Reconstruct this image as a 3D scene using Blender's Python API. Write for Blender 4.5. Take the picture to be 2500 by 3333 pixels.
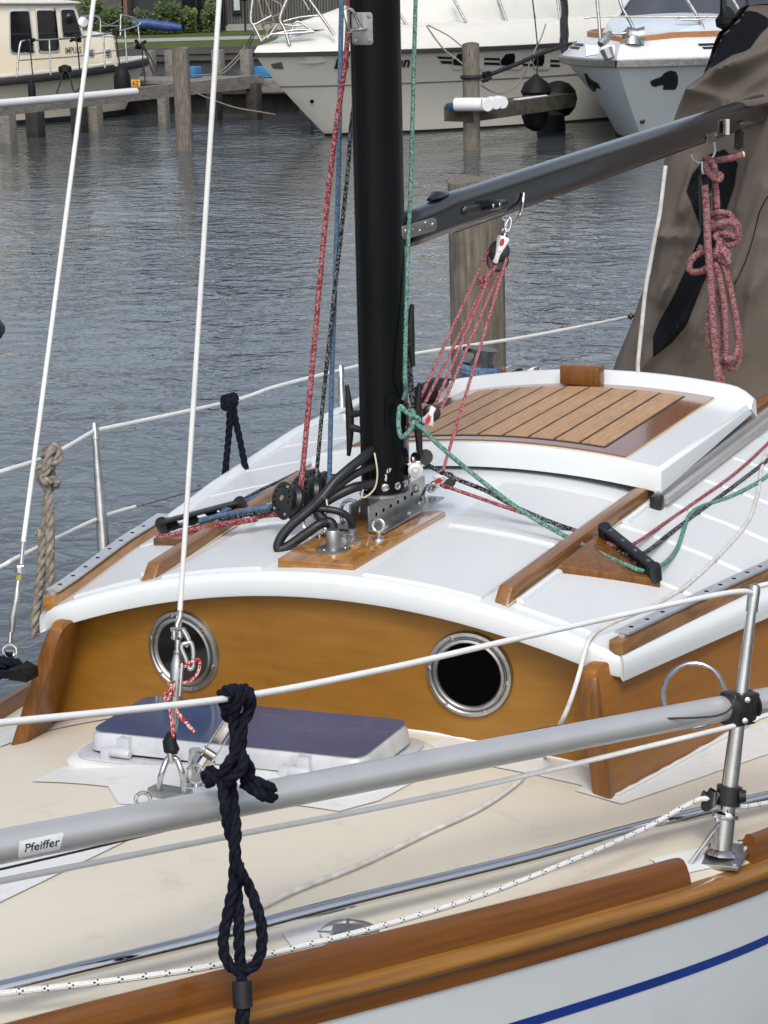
import bpy, bmesh, math, random
from mathutils import Vector as V, Matrix
from mathutils.bvhtree import BVHTree
from mathutils.geometry import tessellate_polygon
random.seed(7)
for o in list(bpy.data.objects): bpy.data.objects.remove(o)
SC = bpy.context.scene
COL = SC.collection
rad = math.radians
# ------------------------------------------------------------------ camera
W, H, F = 2500., 3333., 7000.
PITCH, ROLL, YAW = rad(14.5), rad(-1.3), rad(25)
CAM = V((-4.743, -2.111, 2.6))
D = V((math.cos(YAW)*math.cos(PITCH), math.sin(YAW)*math.cos(PITCH), -math.sin(PITCH)))
R0 = V((math.sin(YAW), -math.cos(YAW), 0)); U0 = R0.cross(D)
R = (math.cos(ROLL)*R0 + math.sin(ROLL)*U0).normalized()
U = (math.cos(ROLL)*U0 - math.sin(ROLL)*R0).normalized()
cd = bpy.data.cameras.new('camera'); cam = bpy.data.objects.new('camera', cd); COL.objects.link(cam)
cd.sensor_fit = 'VERTICAL'; cd.sensor_height = 36; cd.lens = F/H*36; cd.clip_start = .05; cd.clip_end = 2000
cam.matrix_world = Matrix(((R.x, U.x, -D.x, CAM.x), (R.y, U.y, -D.y, CAM.y), (R.z, U.z, -D.z, CAM.z), (0, 0, 0, 1)))
SC.camera = cam
SC.render.resolution_x, SC.render.resolution_y = 768, 1024
# ------------------------------------------------------------------ sky and sun (overcast)
SUN_EL, SUN_AZ = rad(50), rad(205)
wd = bpy.data.worlds.new("World"); SC.world = wd; wd.use_nodes = True
nt = wd.node_tree; nt.nodes.clear()
sk = nt.nodes.new('ShaderNodeTexSky'); sk.sky_type = 'NISHITA'; sk.sun_disc = False
sk.sun_elevation = SUN_EL; sk.sun_rotation = rad(90)-SUN_AZ; sk.air_density = 1.0; sk.dust_density = 4.0; sk.ozone_density = 1.0
hs = nt.nodes.new('ShaderNodeHueSaturation'); hs.inputs['Saturation'].default_value = .6
bg = nt.nodes.new('ShaderNodeBackground'); bg.inputs[1].default_value = .15
wo = nt.nodes.new('ShaderNodeOutputWorld')
nt.links.new(sk.outputs[0], hs.inputs['Color']); nt.links.new(hs.outputs[0], bg.inputs[0]); nt.links.new(bg.outputs[0], wo.inputs[0])
sl = bpy.data.lights.new('sun', 'SUN'); sl.energy = .75; sl.angle = rad(16); sl.color = (1, .985, .96)
so = bpy.data.objects.new('sun', sl); COL.objects.link(so)
sd = V((math.cos(SUN_EL)*math.cos(SUN_AZ), math.cos(SUN_EL)*math.sin(SUN_AZ), math.sin(SUN_EL)))
so.rotation_euler = sd.to_track_quat('Z', 'Y').to_euler(); so.location = sd*20
SC.view_settings.view_transform = 'Standard'; SC.view_settings.look = 'None'
SC.view_settings.exposure = 0.38; SC.view_settings.gamma = 1
# ------------------------------------------------------------------ photo measurements -> world points on known surfaces
def ray(a, b): return D + R*((a-W/2)/F) - U*((b-H/2)/F)
def PZ(a, b, z): r = ray(a, b); return CAM + r*((z-CAM.z)/r.z)
def PY(a, b, y): r = ray(a, b); return CAM + r*((y-CAM.y)/r.y)
def PX(a, b, x): r = ray(a, b); return CAM + r*((x-CAM.x)/r.x)
def T(a, b, t): return CAM + ray(a, b)*t
def dep(p): return (V(p)-CAM).dot(D)
def zdeck(x, y): return .90-.04*y-.17*y*y+.025*((-.6-x)+math.sqrt((.6+x)**2+.09))
def zroof(x, y):
    k = max(0, min(1, (x+.65)/.65)); return 1.262-.04*y-.26*y*y+(.08*max(0, min(x, 1.2))+.07*k*k*(3-2*k))*max(0, y)**2
def zflat(x, y): return 1.262+.085-.04*y-.20*y*y
def ON(f, a, b, h=0.):
    z = 1.
    for i in range(60):
        p = PZ(a, b, z); z = .5*z+.5*(f(max(-6, min(6, p.x)), max(-1.6, min(1.6, p.y)))+h)
    return PZ(a, b, z)
def roof(a, b, h=0.): return ON(zroof, a, b, h)
def deck(a, b, h=0.): return ON(zdeck, a, b, h)
# ------------------------------------------------------------------ materials
MATS = {}
def mat(name, col, rough=.5, metal=0., var=.08, vscale=6., stretch=(1, 1, 1), bump=0., bscale=40., coat=0., col2=None, spec=.5, dirt=None, dscale=3., dth=(.55, .75), uvm=False):
    if name in MATS: return MATS[name]
    m = bpy.data.materials.new(name); m.use_nodes = True; n = m.node_tree; N = n.nodes; L = n.links
    b = N['Principled BSDF']; b.inputs['Roughness'].default_value = rough; b.inputs['Metallic'].default_value = metal
    b.inputs['Coat Weight'].default_value = coat; b.inputs['Coat Roughness'].default_value = .08
    b.inputs['Specular IOR Level'].default_value = spec
    tc = N.new('ShaderNodeTexCoord'); mp = N.new('ShaderNodeMapping'); mp.inputs['Scale'].default_value = stretch
    L.new(tc.outputs['UV' if uvm else 'Object'], mp.inputs[0])
    ns = N.new('ShaderNodeTexNoise'); ns.inputs['Scale'].default_value = vscale; ns.inputs['Detail'].default_value = 6
    L.new(mp.outputs[0], ns.inputs['Vector'])
    cr = N.new('ShaderNodeValToRGB'); c2 = col2 or tuple(c*(1-var*2.2) for c in col); c1 = tuple(min(1, c*(1+var*.6)) for c in col) if col2 is None else col
    cr.color_ramp.elements[0].position = .3; cr.color_ramp.elements[1].position = .7
    cr.color_ramp.elements[0].color = (*c2, 1); cr.color_ramp.elements[1].color = (*c1, 1)
    L.new(ns.outputs[0], cr.inputs[0]); out = cr.outputs[0]
    if dirt:
        n2 = N.new('ShaderNodeTexNoise'); n2.inputs['Scale'].default_value = dscale; n2.inputs['Detail'].default_value = 10; n2.inputs['Roughness'].default_value = .7
        L.new(tc.outputs['Object'], n2.inputs['Vector'])
        mr = N.new('ShaderNodeMapRange'); mr.inputs[1].default_value = dth[0]; mr.inputs[2].default_value = dth[1]; mr.inputs[4].default_value = dirt[3]
        L.new(n2.outputs[0], mr.inputs[0])
        mx = N.new('ShaderNodeMixRGB'); mx.inputs[2].default_value = (*dirt[:3], 1)
        L.new(mr.outputs[0], mx.inputs[0]); L.new(out, mx.inputs[1]); out = mx.outputs[0]
    L.new(out, b.inputs['Base Color'])
    if bump:
        n3 = N.new('ShaderNodeTexNoise'); n3.inputs['Scale'].default_value = bscale; n3.inputs['Detail'].default_value = 5
        L.new(mp.outputs[0], n3.inputs['Vector'])
        bp = N.new('ShaderNodeBump'); bp.inputs['Strength'].default_value = bump; bp.inputs['Distance'].default_value = .002
        L.new(n3.outputs[0], bp.inputs['Height']); L.new(bp.outputs[0], b.inputs['Normal'])
    MATS[name] = m; return m
def math_(N, L, op, a, b=None):
    q = N.new('ShaderNodeMath'); q.operation = op
    for i, v in enumerate((a, b)):
        if v is None: continue
        if isinstance(v, (int, float)): q.inputs[i].default_value = v
        else: L.new(v, q.inputs[i])
    return q.outputs[0]
def rope_mat(name, c1, c2, frac=.5, scale=90., period=None, dens=230.):
    """braided line: u runs round it, v along it in metres"""
    m = bpy.data.materials.new(name); m.use_nodes = True; n = m.node_tree; N = n.nodes; L = n.links
    b = N['Principled BSDF']; b.inputs['Roughness'].default_value = .8; b.inputs['Specular IOR Level'].default_value = .25
    uv = N.new('ShaderNodeUVMap'); sp = N.new('ShaderNodeSeparateXYZ'); L.new(uv.outputs[0], sp.inputs[0])
    u, v = sp.outputs[0], sp.outputs[1]
    a = math_(N, L, 'ADD', math_(N, L, 'MULTIPLY', u, 5. if period else 8.), math_(N, L, 'MULTIPLY', v, 110. if period else dens))
    c = math_(N, L, 'SUBTRACT', math_(N, L, 'MULTIPLY', u, 5. if period else 8.), math_(N, L, 'MULTIPLY', v, 110. if period else dens))
    cb = N.new('ShaderNodeCombineXYZ'); L.new(a, cb.inputs[0]); L.new(c, cb.inputs[1])
    if period:
        ph = math_(N, L, 'FRACT', math_(N, L, 'DIVIDE', v, period))
        on = math_(N, L, 'LESS_THAN', ph, .30)
        s1 = math_(N, L, 'GREATER_THAN', math_(N, L, 'FRACT', math_(N, L, 'MULTIPLY', a, .8)), .52)
        s2 = math_(N, L, 'GREATER_THAN', math_(N, L, 'FRACT', math_(N, L, 'MULTIPLY', c, .8)), .52)
        fac = math_(N, L, 'MULTIPLY', on, math_(N, L, 'MULTIPLY', s1, s2))
    else:
        ns = N.new('ShaderNodeTexWhiteNoise'); ns.noise_dimensions = '2D'
        fl = N.new('ShaderNodeVectorMath'); fl.operation = 'FLOOR'; L.new(cb.outputs[0], fl.inputs[0]); L.new(fl.outputs[0], ns.inputs[0])
        fac = math_(N, L, 'LESS_THAN', ns.outputs[0], frac)
    mx = N.new('ShaderNodeMixRGB'); mx.inputs[1].default_value = (*c1, 1); mx.inputs[2].default_value = (*c2, 1); L.new(fac, mx.inputs[0])
    L.new(mx.outputs[0], b.inputs['Base Color'])
    wv = math_(N, L, 'MULTIPLY', math_(N, L, 'SINE', math_(N, L, 'MULTIPLY', a, 6.283)), math_(N, L, 'SINE', math_(N, L, 'MULTIPLY', c, 6.283)))
    bp = N.new('ShaderNodeBump'); bp.inputs['Strength'].default_value = .6; bp.inputs['Distance'].default_value = .001
    L.new(wv, bp.inputs['Height']); L.new(bp.outputs[0], b.inputs['Normal'])
    MATS[name] = m; return m
gel = mat('white_gelcoat', (.70, .738, .755), .2, var=.012, vscale=2.5, dirt=(.55, .53, .47, .35), dscale=5, dth=(.56, .8), bump=.05, bscale=25)
gel2 = mat('white_gelcoat_nonskid', (.635, .662, .668), .36, var=.02, vscale=4, dirt=(.62, .58, .54, .4), dscale=4, dth=(.5, .8), bump=.25, bscale=260)
cream = mat('cream_deck_paint', (.66, .61, .50), .5, var=.03, vscale=2, dirt=(.40, .36, .29, .6), dscale=9, dth=(.56, .80), bump=.12, bscale=220)
deckw = mat('white_deck_paint', (.70, .71, .69), .4, var=.03, vscale=3, dirt=(.46, .43, .37, .55), dscale=13, bump=.06, bscale=120)
hullw = mat('white_hull_paint', (.58, .62, .635), .22, var=.02, vscale=1.2, dirt=(.42, .43, .42, .3), dscale=2.5, coat=.3)
blue = mat('blue_stripe_paint', (.005, .03, .22), .25, coat=.4)
ply = mat('varnished_plywood', (.285, .134, .020), .36, spec=.35, var=.0, col2=(.240, .108, .015), vscale=9, stretch=(1, 1, 5), coat=.06, bump=.06, bscale=30, dirt=(.16, .06, .01, .45), dscale=9, dth=(.55, .8))
plyside = mat('varnished_plywood_side', (.30, .122, .018), .36, spec=.35, var=.0, col2=(.245, .094, .013), vscale=7, stretch=(1, 1, 9), coat=.06, bump=.06, bscale=30, dirt=(.16, .05, .01, .35), dscale=9, dth=(.55, .8))
mahog = mat('varnished_mahogany', (.22, .090, .020), .34, spec=.35, var=0, col2=(.115, .045, .010), vscale=9, stretch=(9, 9, 1.0), coat=.2, bump=.08, bscale=12, dirt=(.09, .03, .006, .5), dscale=14, dth=(.6, .8))
railm = mat('varnished_mahogany_toe_rail', (.190, .070, .012), .28, spec=.4, var=0, col2=(.115, .040, .007), vscale=4, stretch=(16, .7, 1), coat=.22, bump=.05, bscale=8, dirt=(.09, .030, .007, .5), dscale=12, dth=(.60, .82), uvm=True)
oakr = mat('golden_strake_wood', (.31, .145, .026), .28, spec=.4, var=0, col2=(.165, .070, .012), vscale=4, stretch=(20, .7, 1), coat=.22, bump=.06, bscale=8, dirt=(.09, .036, .009, .6), dscale=14, dth=(.60, .80), uvm=True)
mahogx = mat('varnished_mahogany_rail', (.27, .125, .040), .34, spec=.35, var=0, col2=(.15, .065, .020), vscale=5, stretch=(1.5, 16, 18), coat=.2, bump=.08, bscale=12, dirt=(.10, .04, .012, .5), dscale=9, dth=(.6, .8))
oakx = mat('varnished_golden_wood', (.44, .21, .045), .3, var=0, col2=(.27, .11, .02), vscale=5, stretch=(1.5, 10, 14), coat=.45, bump=.1, bscale=12, dirt=(.10, .04, .01, .6), dscale=12, dth=(.58, .78))
worn = mat('worn_brown_wood', (.32, .16, .05), .45, var=0, col2=(.15, .075, .03), vscale=6, stretch=(1.5, 9, 12), coat=.15, bump=.2, bscale=20, dirt=(.05, .03, .02, .7), dscale=14, dth=(.5, .75))
teak = mat('bare_teak', (.50, .31, .165), .6, var=0, col2=(.35, .205, .105), vscale=9, stretch=(1.2, 12, 3), bump=.25, bscale=30, dirt=(.28, .16, .09, .5), dscale=6, dth=(.52, .75))
teakframe = mat('varnished_teak_frame', (.21, .085, .038), .15, var=0, col2=(.20, .075, .03), vscale=6, stretch=(2, 9, 3), coat=.6, bump=.15, bscale=18)
caulk = mat('black_caulk', (.03, .032, .03), .7)
seal = mat('yellowed_sealant', (.62, .55, .36), .5)
blackp = mat('black_spar_paint', (.004, .005, .006), .2, spec=.2, var=.2, vscale=3, coat=.07, bump=.05, bscale=14)
boomg = mat('dark_grey_spar', (.012, .014, .017), .2, var=.1, vscale=4, coat=.25, bump=.1, bscale=60)
plast = mat('black_plastic', (.012, .013, .014), .35, var=.1)
rubber = mat('black_rubber', (.008, .009, .010), .6, spec=.25, var=.15, bump=.3, bscale=60)
tape = mat('black_cable_tape', (.013, .014, .016), .42, var=.2, vscale=40, bump=.4, bscale=70)
steel = mat('polished_steel', (.58, .58, .57), .18, 1., var=.1, vscale=12, dirt=(.30, .25, .19, .4), dscale=30)
steeld = mat('dull_steel', (.48, .48, .47), .38, 1., var=.15, vscale=20, dirt=(.22, .18, .14, .5), dscale=30, bump=.1, bscale=60)
alu = mat('anodised_aluminium', (.60, .605, .60), .36, .55, var=.04, vscale=8, bump=.03, bscale=200)
alul = mat('pale_aluminium', (.62, .64, .66), .42, .55, var=.06, vscale=10, dirt=(.35, .35, .35, .4), dscale=25)
silver = mat('silver_hatch_paint', (.56, .58, .61), .36, .15, var=.06, vscale=10, dirt=(.33, .31, .29, .6), dscale=18, dth=(.5, .7))
coam = mat('pale_hatch_coaming', (.66, .67, .64), .4, var=.03, dirt=(.45, .43, .38, .4), dscale=12)
wire = mat('white_plastic_wire_cover', (.74, .75, .74), .35, var=.03, vscale=20, dirt=(.4, .4, .38, .35), dscale=14)
wirem = mat('wire_rope_steel', (.35, .36, .37), .4, .8, var=.2, vscale=200)
bglass = mat('blue_smoked_acrylic', (.060, .088, .175), .12, spec=.5, var=.12, vscale=4, dirt=(.28, .31, .40, .30), dscale=22, dth=(.58, .82))
dglass = mat('dark_window_glass', (.01, .012, .014), .06, var=.3)
hole = mat('dark_cabin_interior', (.0015, .0012, .0012), .9, spec=.03)
navy = mat('navy_rope', (.006, .008, .018), .85, var=.35, vscale=120, bump=.8, bscale=350, spec=.2)
greyr = mat('grey_weathered_rope', (.30, .27, .23), .9, var=.25, vscale=60, bump=.9, bscale=250, spec=.1)
cordw = mat('dirty_white_cord', (.66, .64, .60), .8, var=.12, vscale=30, bump=.4, bscale=150, dirt=(.36, .32, .27, .6), dscale=40)
red = rope_mat('red_flecked_rope', (.27, .028, .040), (.40, .23, .24), .40)
redt = rope_mat('fine_red_flecked_rope', (.36, .045, .06), (.48, .28, .29), .45, dens=330.)
mred = rope_mat('pink_flecked_rope', (.21, .045, .055), (.29, .19, .19), .50, dens=300.)
bluer = rope_mat('blue_flecked_rope', (.06, .13, .23), (.14, .22, .33), .5)
greenr = rope_mat('green_flecked_rope', (.06, .19, .14), (.22, .38, .32), .45)
blackr = rope_mat('black_flecked_rope', (.014, .015, .017), (.22, .23, .25), .33)
whiter = rope_mat('white_line_with_black_flecks', (.70, .70, .68), (.01, .01, .012), period=.040)
redcord = rope_mat('thin_red_white_cord', (.55, .02, .035), (.75, .65, .63), .4)
cloth = mat('brown_canvas', (.125, .106, .092), .85, var=.06, vscale=3, bump=.35, bscale=500, spec=.2)
clothb = mat('black_canvas_strap', (.005, .006, .009), .8, spec=.15, var=.2, bump=.3, bscale=300)
whitep = mat('silver_block_cheek', (.72, .72, .72), .3, .3)
redp = mat('red_badge', (.55, .01, .02), .4)
# background
bcream = mat('cream_boat_paint', (.62, .58, .46), .3, var=.03, vscale=2, dirt=(.5, .45, .36, .3), dscale=3)
bwhite = mat('ivory_cruiser_gelcoat', (.66, .645, .58), .25, var=.03, vscale=1, dirt=(.42, .40, .35, .25), dscale=1.5)
bwhite2 = mat('ivory_cruiser_deck', (.64, .635, .59), .3, var=.02)
bblue = mat('pale_blue_white_gelcoat', (.62, .68, .70), .25, var=.03, vscale=1)
bdk = mat('bright_white_deck', (.66, .70, .73), .35, var=.02)
boot = mat('black_boot_top', (.012, .013, .014), .5)
pilew = mat('weathered_pile_wood', (.22, .195, .155), .85, var=0, col2=(.09, .08, .065), vscale=9, stretch=(6, 6, .6), bump=1., bscale=30, dirt=(.05, .045, .035, .6), dscale=6, dth=(.5, .72))
jetw = mat('grey_jetty_wood', (.25, .235, .21), .85, var=0, col2=(.12, .11, .095), vscale=5, stretch=(2, 2, 8), bump=.6, bscale=20, dirt=(.06, .05, .04, .6), dscale=3)
darkw = mat('dark_wet_wood_and_shade', (.035, .032, .028), .7, var=.3)  # jetty posts and beam, also the painted shade panel below the jetty
# ------------------------------------------------------------------ mesh builder
def frames(pts, closed=False):
    n = len(pts); tg = []
    for i in range(n):
        a = pts[i-1] if (i or closed) else pts[i]; b = pts[(i+1) % n] if (i < n-1 or closed) else pts[i]
        t = (b-a); tg.append(t.normalized() if t.length > 1e-9 else V((0, 0, 1)))
    nr = tg[0].orthogonal().normalized(); fr = []
    for i in range(n):
        nr = nr - tg[i]*nr.dot(tg[i])
        nr = nr.normalized() if nr.length > 1e-6 else tg[i].orthogonal().normalized()
        fr.append((nr.copy(), tg[i].cross(nr)))
    return tg, fr
def spline(pts, n=8, closed=False):
    P = [V(p) for p in pts]; out = []; m = len(P)
    if m < 3 and not closed: return [P[0].lerp(P[1], i/n) for i in range(n+1)]
    seg = m if closed else m-1
    for i in range(seg):
        if closed: a, b, c, d = P[i-1], P[i], P[(i+1) % m], P[(i+2) % m]
        else: a, b, c, d = P[max(0, i-1)], P[i], P[i+1], P[min(m-1, i+2)]
        for k in range(n):
            t = k/n
            out.append(.5*((2*b)+(c-a)*t+(2*a-5*b+4*c-d)*t*t+(3*b-3*c+d-a)*t**3))
    if not closed: out.append(P[-1])
    return out
class G:
    def __init__(s): s.v = []; s.f = []; s.uv = []
    def face(s, idx, uv=None): s.f.append(tuple(idx)); s.uv.append(uv or [(0, 0)]*len(idx))
    def add(s, pts): k = len(s.v); s.v += [V(p) for p in pts]; return k
    def poly(s, pts, uv=None): k = s.add(pts); s.face(range(k, k+len(pts)), uv)
    def tube(s, pts, r, n=10, closed=False, caps=True, sq=None, ref=None):
        pts = [V(p) for p in pts]; q = [pts[0]]
        for p in pts[1:]:
            if (p-q[-1]).length > 1e-7: q.append(p)
        if closed and len(q) > 1 and (q[0]-q[-1]).length < 1e-7: q.pop()
        pts = q; m = len(pts); rr = r if hasattr(r, '__len__') else [r]*m
        if len(rr) != m: rr = [rr[min(len(rr)-1, int(i*len(rr)/m))] for i in range(m)]
        tg, fr = frames(pts, closed)
        if ref is not None:
            fr = []
            for t in tg:
                a = (V(ref)-t*V(ref).dot(t)).normalized(); fr.append((a, t.cross(a)))
        sq = sq or (1, 1); L = [0]
        for i in range(1, m): L.append(L[-1]+(pts[i]-pts[i-1]).length)
        k = len(s.v)
        for i in range(m):
            for j in range(n):
                a = 2*math.pi*j/n
                s.v.append(pts[i]+(fr[i][0]*math.cos(a)*sq[0]+fr[i][1]*math.sin(a)*sq[1])*rr[i])
        for i in range(m if closed else m-1):
            i2 = (i+1) % m; l1 = L[i]; l2 = L[i2] if i2 else L[-1]+(pts[0]-pts[-1]).length
            for j in range(n):
                j2 = (j+1) % n
                s.face((k+i*n+j, k+i*n+j2, k+i2*n+j2, k+i2*n+j), [(j/n, l1), ((j+1)/n, l1), ((j+1)/n, l2), (j/n, l2)])
        if caps and not closed:
            s.face([k+j for j in range(n)][::-1]); s.face([k+(m-1)*n+j for j in range(n)])
        return s
    def cyl(s, a, b, r, n=16, r2=None): return s.tube([a, b], [r, r2 if r2 is not None else r], n)
    def box(s, c, size, ax=None):
        c = V(c); ax = ax or (V((1, 0, 0)), V((0, 1, 0)), V((0, 0, 1))); h = [ax[i]*(size[i]/2) for i in range(3)]
        k = s.add([c+h[0]*i+h[1]*j+h[2]*l for i in (-1, 1) for j in (-1, 1) for l in (-1, 1)])
        for q in ((0, 1, 3, 2), (4, 6, 7, 5), (0, 4, 5, 1), (2, 3, 7, 6), (0, 2, 6, 4), (1, 5, 7, 3)): s.face([k+i for i in q])
        return s
    def bar(s, a, b, w, h, up=(0, 0, 1)):
        a, b = V(a), V(b); x = (b-a).normalized(); y = V(up).cross(x).normalized(); z = x.cross(y)
        return s.box((a+b)/2, ((b-a).length, w, h), (x, y, z))
    def prism(s, pts, ext):
        pts = [V(p) for p in pts]; n = len(pts); e = V(ext); k = s.add(pts+[p+e for p in pts])
        s.face(range(k, k+n)); s.face([k+n+i for i in range(n)][::-1])
        for i in range(n): s.face((k+i, k+(i+1) % n, k+n+(i+1) % n, k+n+i))
        return s
    def rows(s, rws, closed=False, cap=False, uv=False):
        k = len(s.v); n = len(rws[0])
        if uv:
            LA = [0]
            for i in range(1, len(rws)): LA.append(LA[-1]+(V(rws[i][0])-V(rws[i-1][0])).length)
            LB = [0]
            for j in range(1, n+1): LB.append(LB[-1]+(V(rws[0][j % n])-V(rws[0][j-1])).length)
        for r in rws: s.v += [V(p) for p in r]
        for i in range(len(rws)-1):
            for j in range(n if closed else n-1):
                j2 = (j+1) % n; s.face((k+i*n+j, k+i*n+j2, k+(i+1)*n+j2, k+(i+1)*n+j), [(LB[j], LA[i]), (LB[j+1], LA[i]), (LB[j+1], LA[i+1]), (LB[j], LA[i+1])] if uv else None)
        if cap: s.face([k+j for j in range(n)][::-1]); s.face([k+(len(rws)-1)*n+j for j in range(n)])
        return s
    def lathe(s, o, ax, prof, n=24):
        o, ax = V(o), V(ax).normalized(); a = ax.orthogonal().normalized(); b = ax.cross(a)
        s.rows([[o+ax*h+(a*math.cos(2*math.pi*j/n)+b*math.sin(2*math.pi*j/n))*max(r, 1e-5) for j in range(n)] for r, h in prof], closed=True, cap=True)
        return s
    def torus(s, o, ax, Rr, r, n=32, m=10, a0=0, a1=360):
        o, ax = V(o), V(ax).normalized(); a = ax.orthogonal().normalized(); b = ax.cross(a); full = a1-a0 >= 360
        pts = [o+(a*math.cos(rad(a0+(a1-a0)*i/n))+b*math.sin(rad(a0+(a1-a0)*i/n)))*Rr for i in range(n if full else n+1)]
        return s.tube(pts, r, m, closed=full)
    def laid(s, pts, Rr, pitch=None, n=7, k=3):
        """three-strand laid rope"""
        pitch = pitch or Rr*7; P = [V(p) for p in pts]; L = [0]
        for i in range(1, len(P)): L.append(L[-1]+(P[i]-P[i-1]).length)
        m = max(8, int(L[-1]/pitch*9)); Q = []
        j = 0
        for i in range(m+1):
            d = L[-1]*i/m
            while j < len(L)-2 and L[j+1] < d: j += 1
            Q.append(P[j].lerp(P[j+1], (d-L[j])/max(1e-9, L[j+1]-L[j])))
        tg, fr = frames(Q)
        for q in range(k):
            pp = []
            for i in range(len(Q)):
                a = 2*math.pi*(L[-1]*i/m/pitch+q/k)
                pp.append(Q[i]+(fr[i][0]*math.cos(a)+fr[i][1]*math.sin(a))*Rr*.50)
            s.tube(pp, Rr*.56, n)
        return s
    def bvh(s): return BVHTree.FromPolygons([tuple(p) for p in s.v], s.f)
def setp(o, label, cat, group=None, kind=None):
    if label: o['label'] = label
    if cat: o['category'] = cat
    if group: o['group'] = group
    if kind: o['kind'] = kind
    return o
def build(g, name, m, parent=None, label=None, cat=None, group=None, kind=None, smooth=35, bevel=0., seg=2, weld=False):
    c = V((0, 0, 0)); xs = [p.x for p in g.v]; ys = [p.y for p in g.v]; zs = [p.z for p in g.v]
    c = V(((min(xs)+max(xs))/2, (min(ys)+max(ys))/2, min(zs)))
    bm = bmesh.new(); vs = [bm.verts.new(p-c) for p in g.v]; uvl = bm.loops.layers.uv.new('UVMap')
    for f, uv in zip(g.f, g.uv):
        try: q = bm.faces.new([vs[i] for i in f])
        except ValueError: continue
        for l, t in zip(q.loops, uv): l[uvl].uv = t
    if weld: bmesh.ops.remove_doubles(bm, verts=bm.verts, dist=1e-5)
    bmesh.ops.recalc_face_normals(bm, faces=bm.faces)
    if bevel:
        ed = [e for e in bm.edges if len(e.link_faces) == 2 and e.calc_face_angle(0) > rad(32)]
        if ed: bmesh.ops.bevel(bm, geom=ed, offset=bevel, segments=seg, profile=.5, affect='EDGES', clamp_overlap=True)
    me = bpy.data.meshes.new(name); bm.to_mesh(me); bm.free()
    if smooth:
        me.shade_smooth(); me.set_sharp_from_angle(angle=rad(smooth))
    for q in (m if isinstance(m, (list, tuple)) else [m]): me.materials.append(q)
    o = bpy.data.objects.new(name, me); COL.objects.link(o); o.location = c
    if parent is not None:
        o.parent = parent; o.matrix_parent_inverse = WM[parent.name].inverted()
    WM[o.name] = Matrix.Translation(c)
    return setp(o, label, cat, group, kind)
WM = {}
def empty(name, loc, label, cat, group=None):
    o = bpy.data.objects.new(name, None); COL.objects.link(o); o.location = loc; o.empty_display_size = .1
    WM[o.name] = Matrix.Translation(V(loc)); return setp(o, label, cat, group)
def copy_tree(o, loc, label=None):
    def cp(a, par):
        c = a.copy(); COL.objects.link(c)
        if par is not None: c.parent = par
        for ch in [x for x in bpy.data.objects if x.parent == a and x != c]: cp(ch, c)
        return c
    r = cp(o, None); r.location = loc
    if label: r['label'] = label
    return r
def sheet(f, poly, h, thick=0., slope=0., n=5, world=False):
    """sheet following surface f, outline measured on the photo; optional skirt"""
    g = G(); P = [V(p) for p in poly] if world else [ON(f, a, b, h) for a, b in poly]
    bm = bmesh.new(); vs = [bm.verts.new((p.x, p.y, 0)) for p in P]; bm.faces.new(vs)
    bmesh.ops.triangulate(bm, faces=bm.faces); bmesh.ops.subdivide_edges(bm, edges=bm.edges, cuts=n, use_grid_fill=True)
    bm.verts.ensure_lookup_table()
    for v in bm.verts: v.co.z = f(v.co.x, v.co.y)+h
    cx = sum(p.x for p in P)/len(P); cy = sum(p.y for p in P)/len(P)
    g.add([v.co for v in bm.verts])
    for fc in bm.faces: g.face([v.index for v in fc.verts])
    if thick:
        for e in bm.edges:
            if len(e.link_faces) == 1:
                a, b = [v.co.copy() for v in e.verts]
                def dn(p):
                    d = V((p.x-cx, p.y-cy, 0)).normalized()*slope; return V((p.x+d.x, p.y+d.y, f(p.x+d.x, p.y+d.y)+h-thick))
                g.poly([a, b, dn(b), dn(a)])
    bm.free(); return g
def textmesh(s, size=1, bold=0., shear=0.):
    c = bpy.data.curves.new('t', 'FONT'); c.body = s; c.size = size; c.offset = bold; c.shear = shear; c.align_x = 'LEFT'; c.resolution_u = 3
    o = bpy.data.objects.new('t', c); COL.objects.link(o); bpy.context.view_layer.update()
    me = bpy.data.meshes.new_from_object(o.evaluated_get(bpy.context.evaluated_depsgraph_get()))
    vs = [V(v.co) for v in me.vertices]; fs = [tuple(p.vertices) for p in me.polygons]
    bpy.data.objects.remove(o); bpy.data.curves.remove(c); bpy.data.meshes.remove(me)
    return vs, fs
def text_on(s, origin, xd, yd, size, name, m, parent, bold=0., shear=0., thick=.001):
    vs, fs = textmesh(s, 1, bold, shear); g = G(); xd, yd = V(xd), V(yd); nrm = xd.cross(yd).normalized()
    k = g.add([V(origin)+xd*(v.x*size)+yd*(v.y*size)+nrm*thick for v in vs])
    for f in fs: g.face([k+i for i in f])
    return build(g, name, m, parent, smooth=0)
def drop(bvh, pxs, off=.004):
    """point where the sight line meets a hull, lifted a little off it"""
    out = []
    for a, b in pxs:
        r = ray(a, b).normalized(); h = bvh.ray_cast(CAM, r)
        out.append(h[0]-r*off if h[0] is not None else None)
    return out
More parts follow.
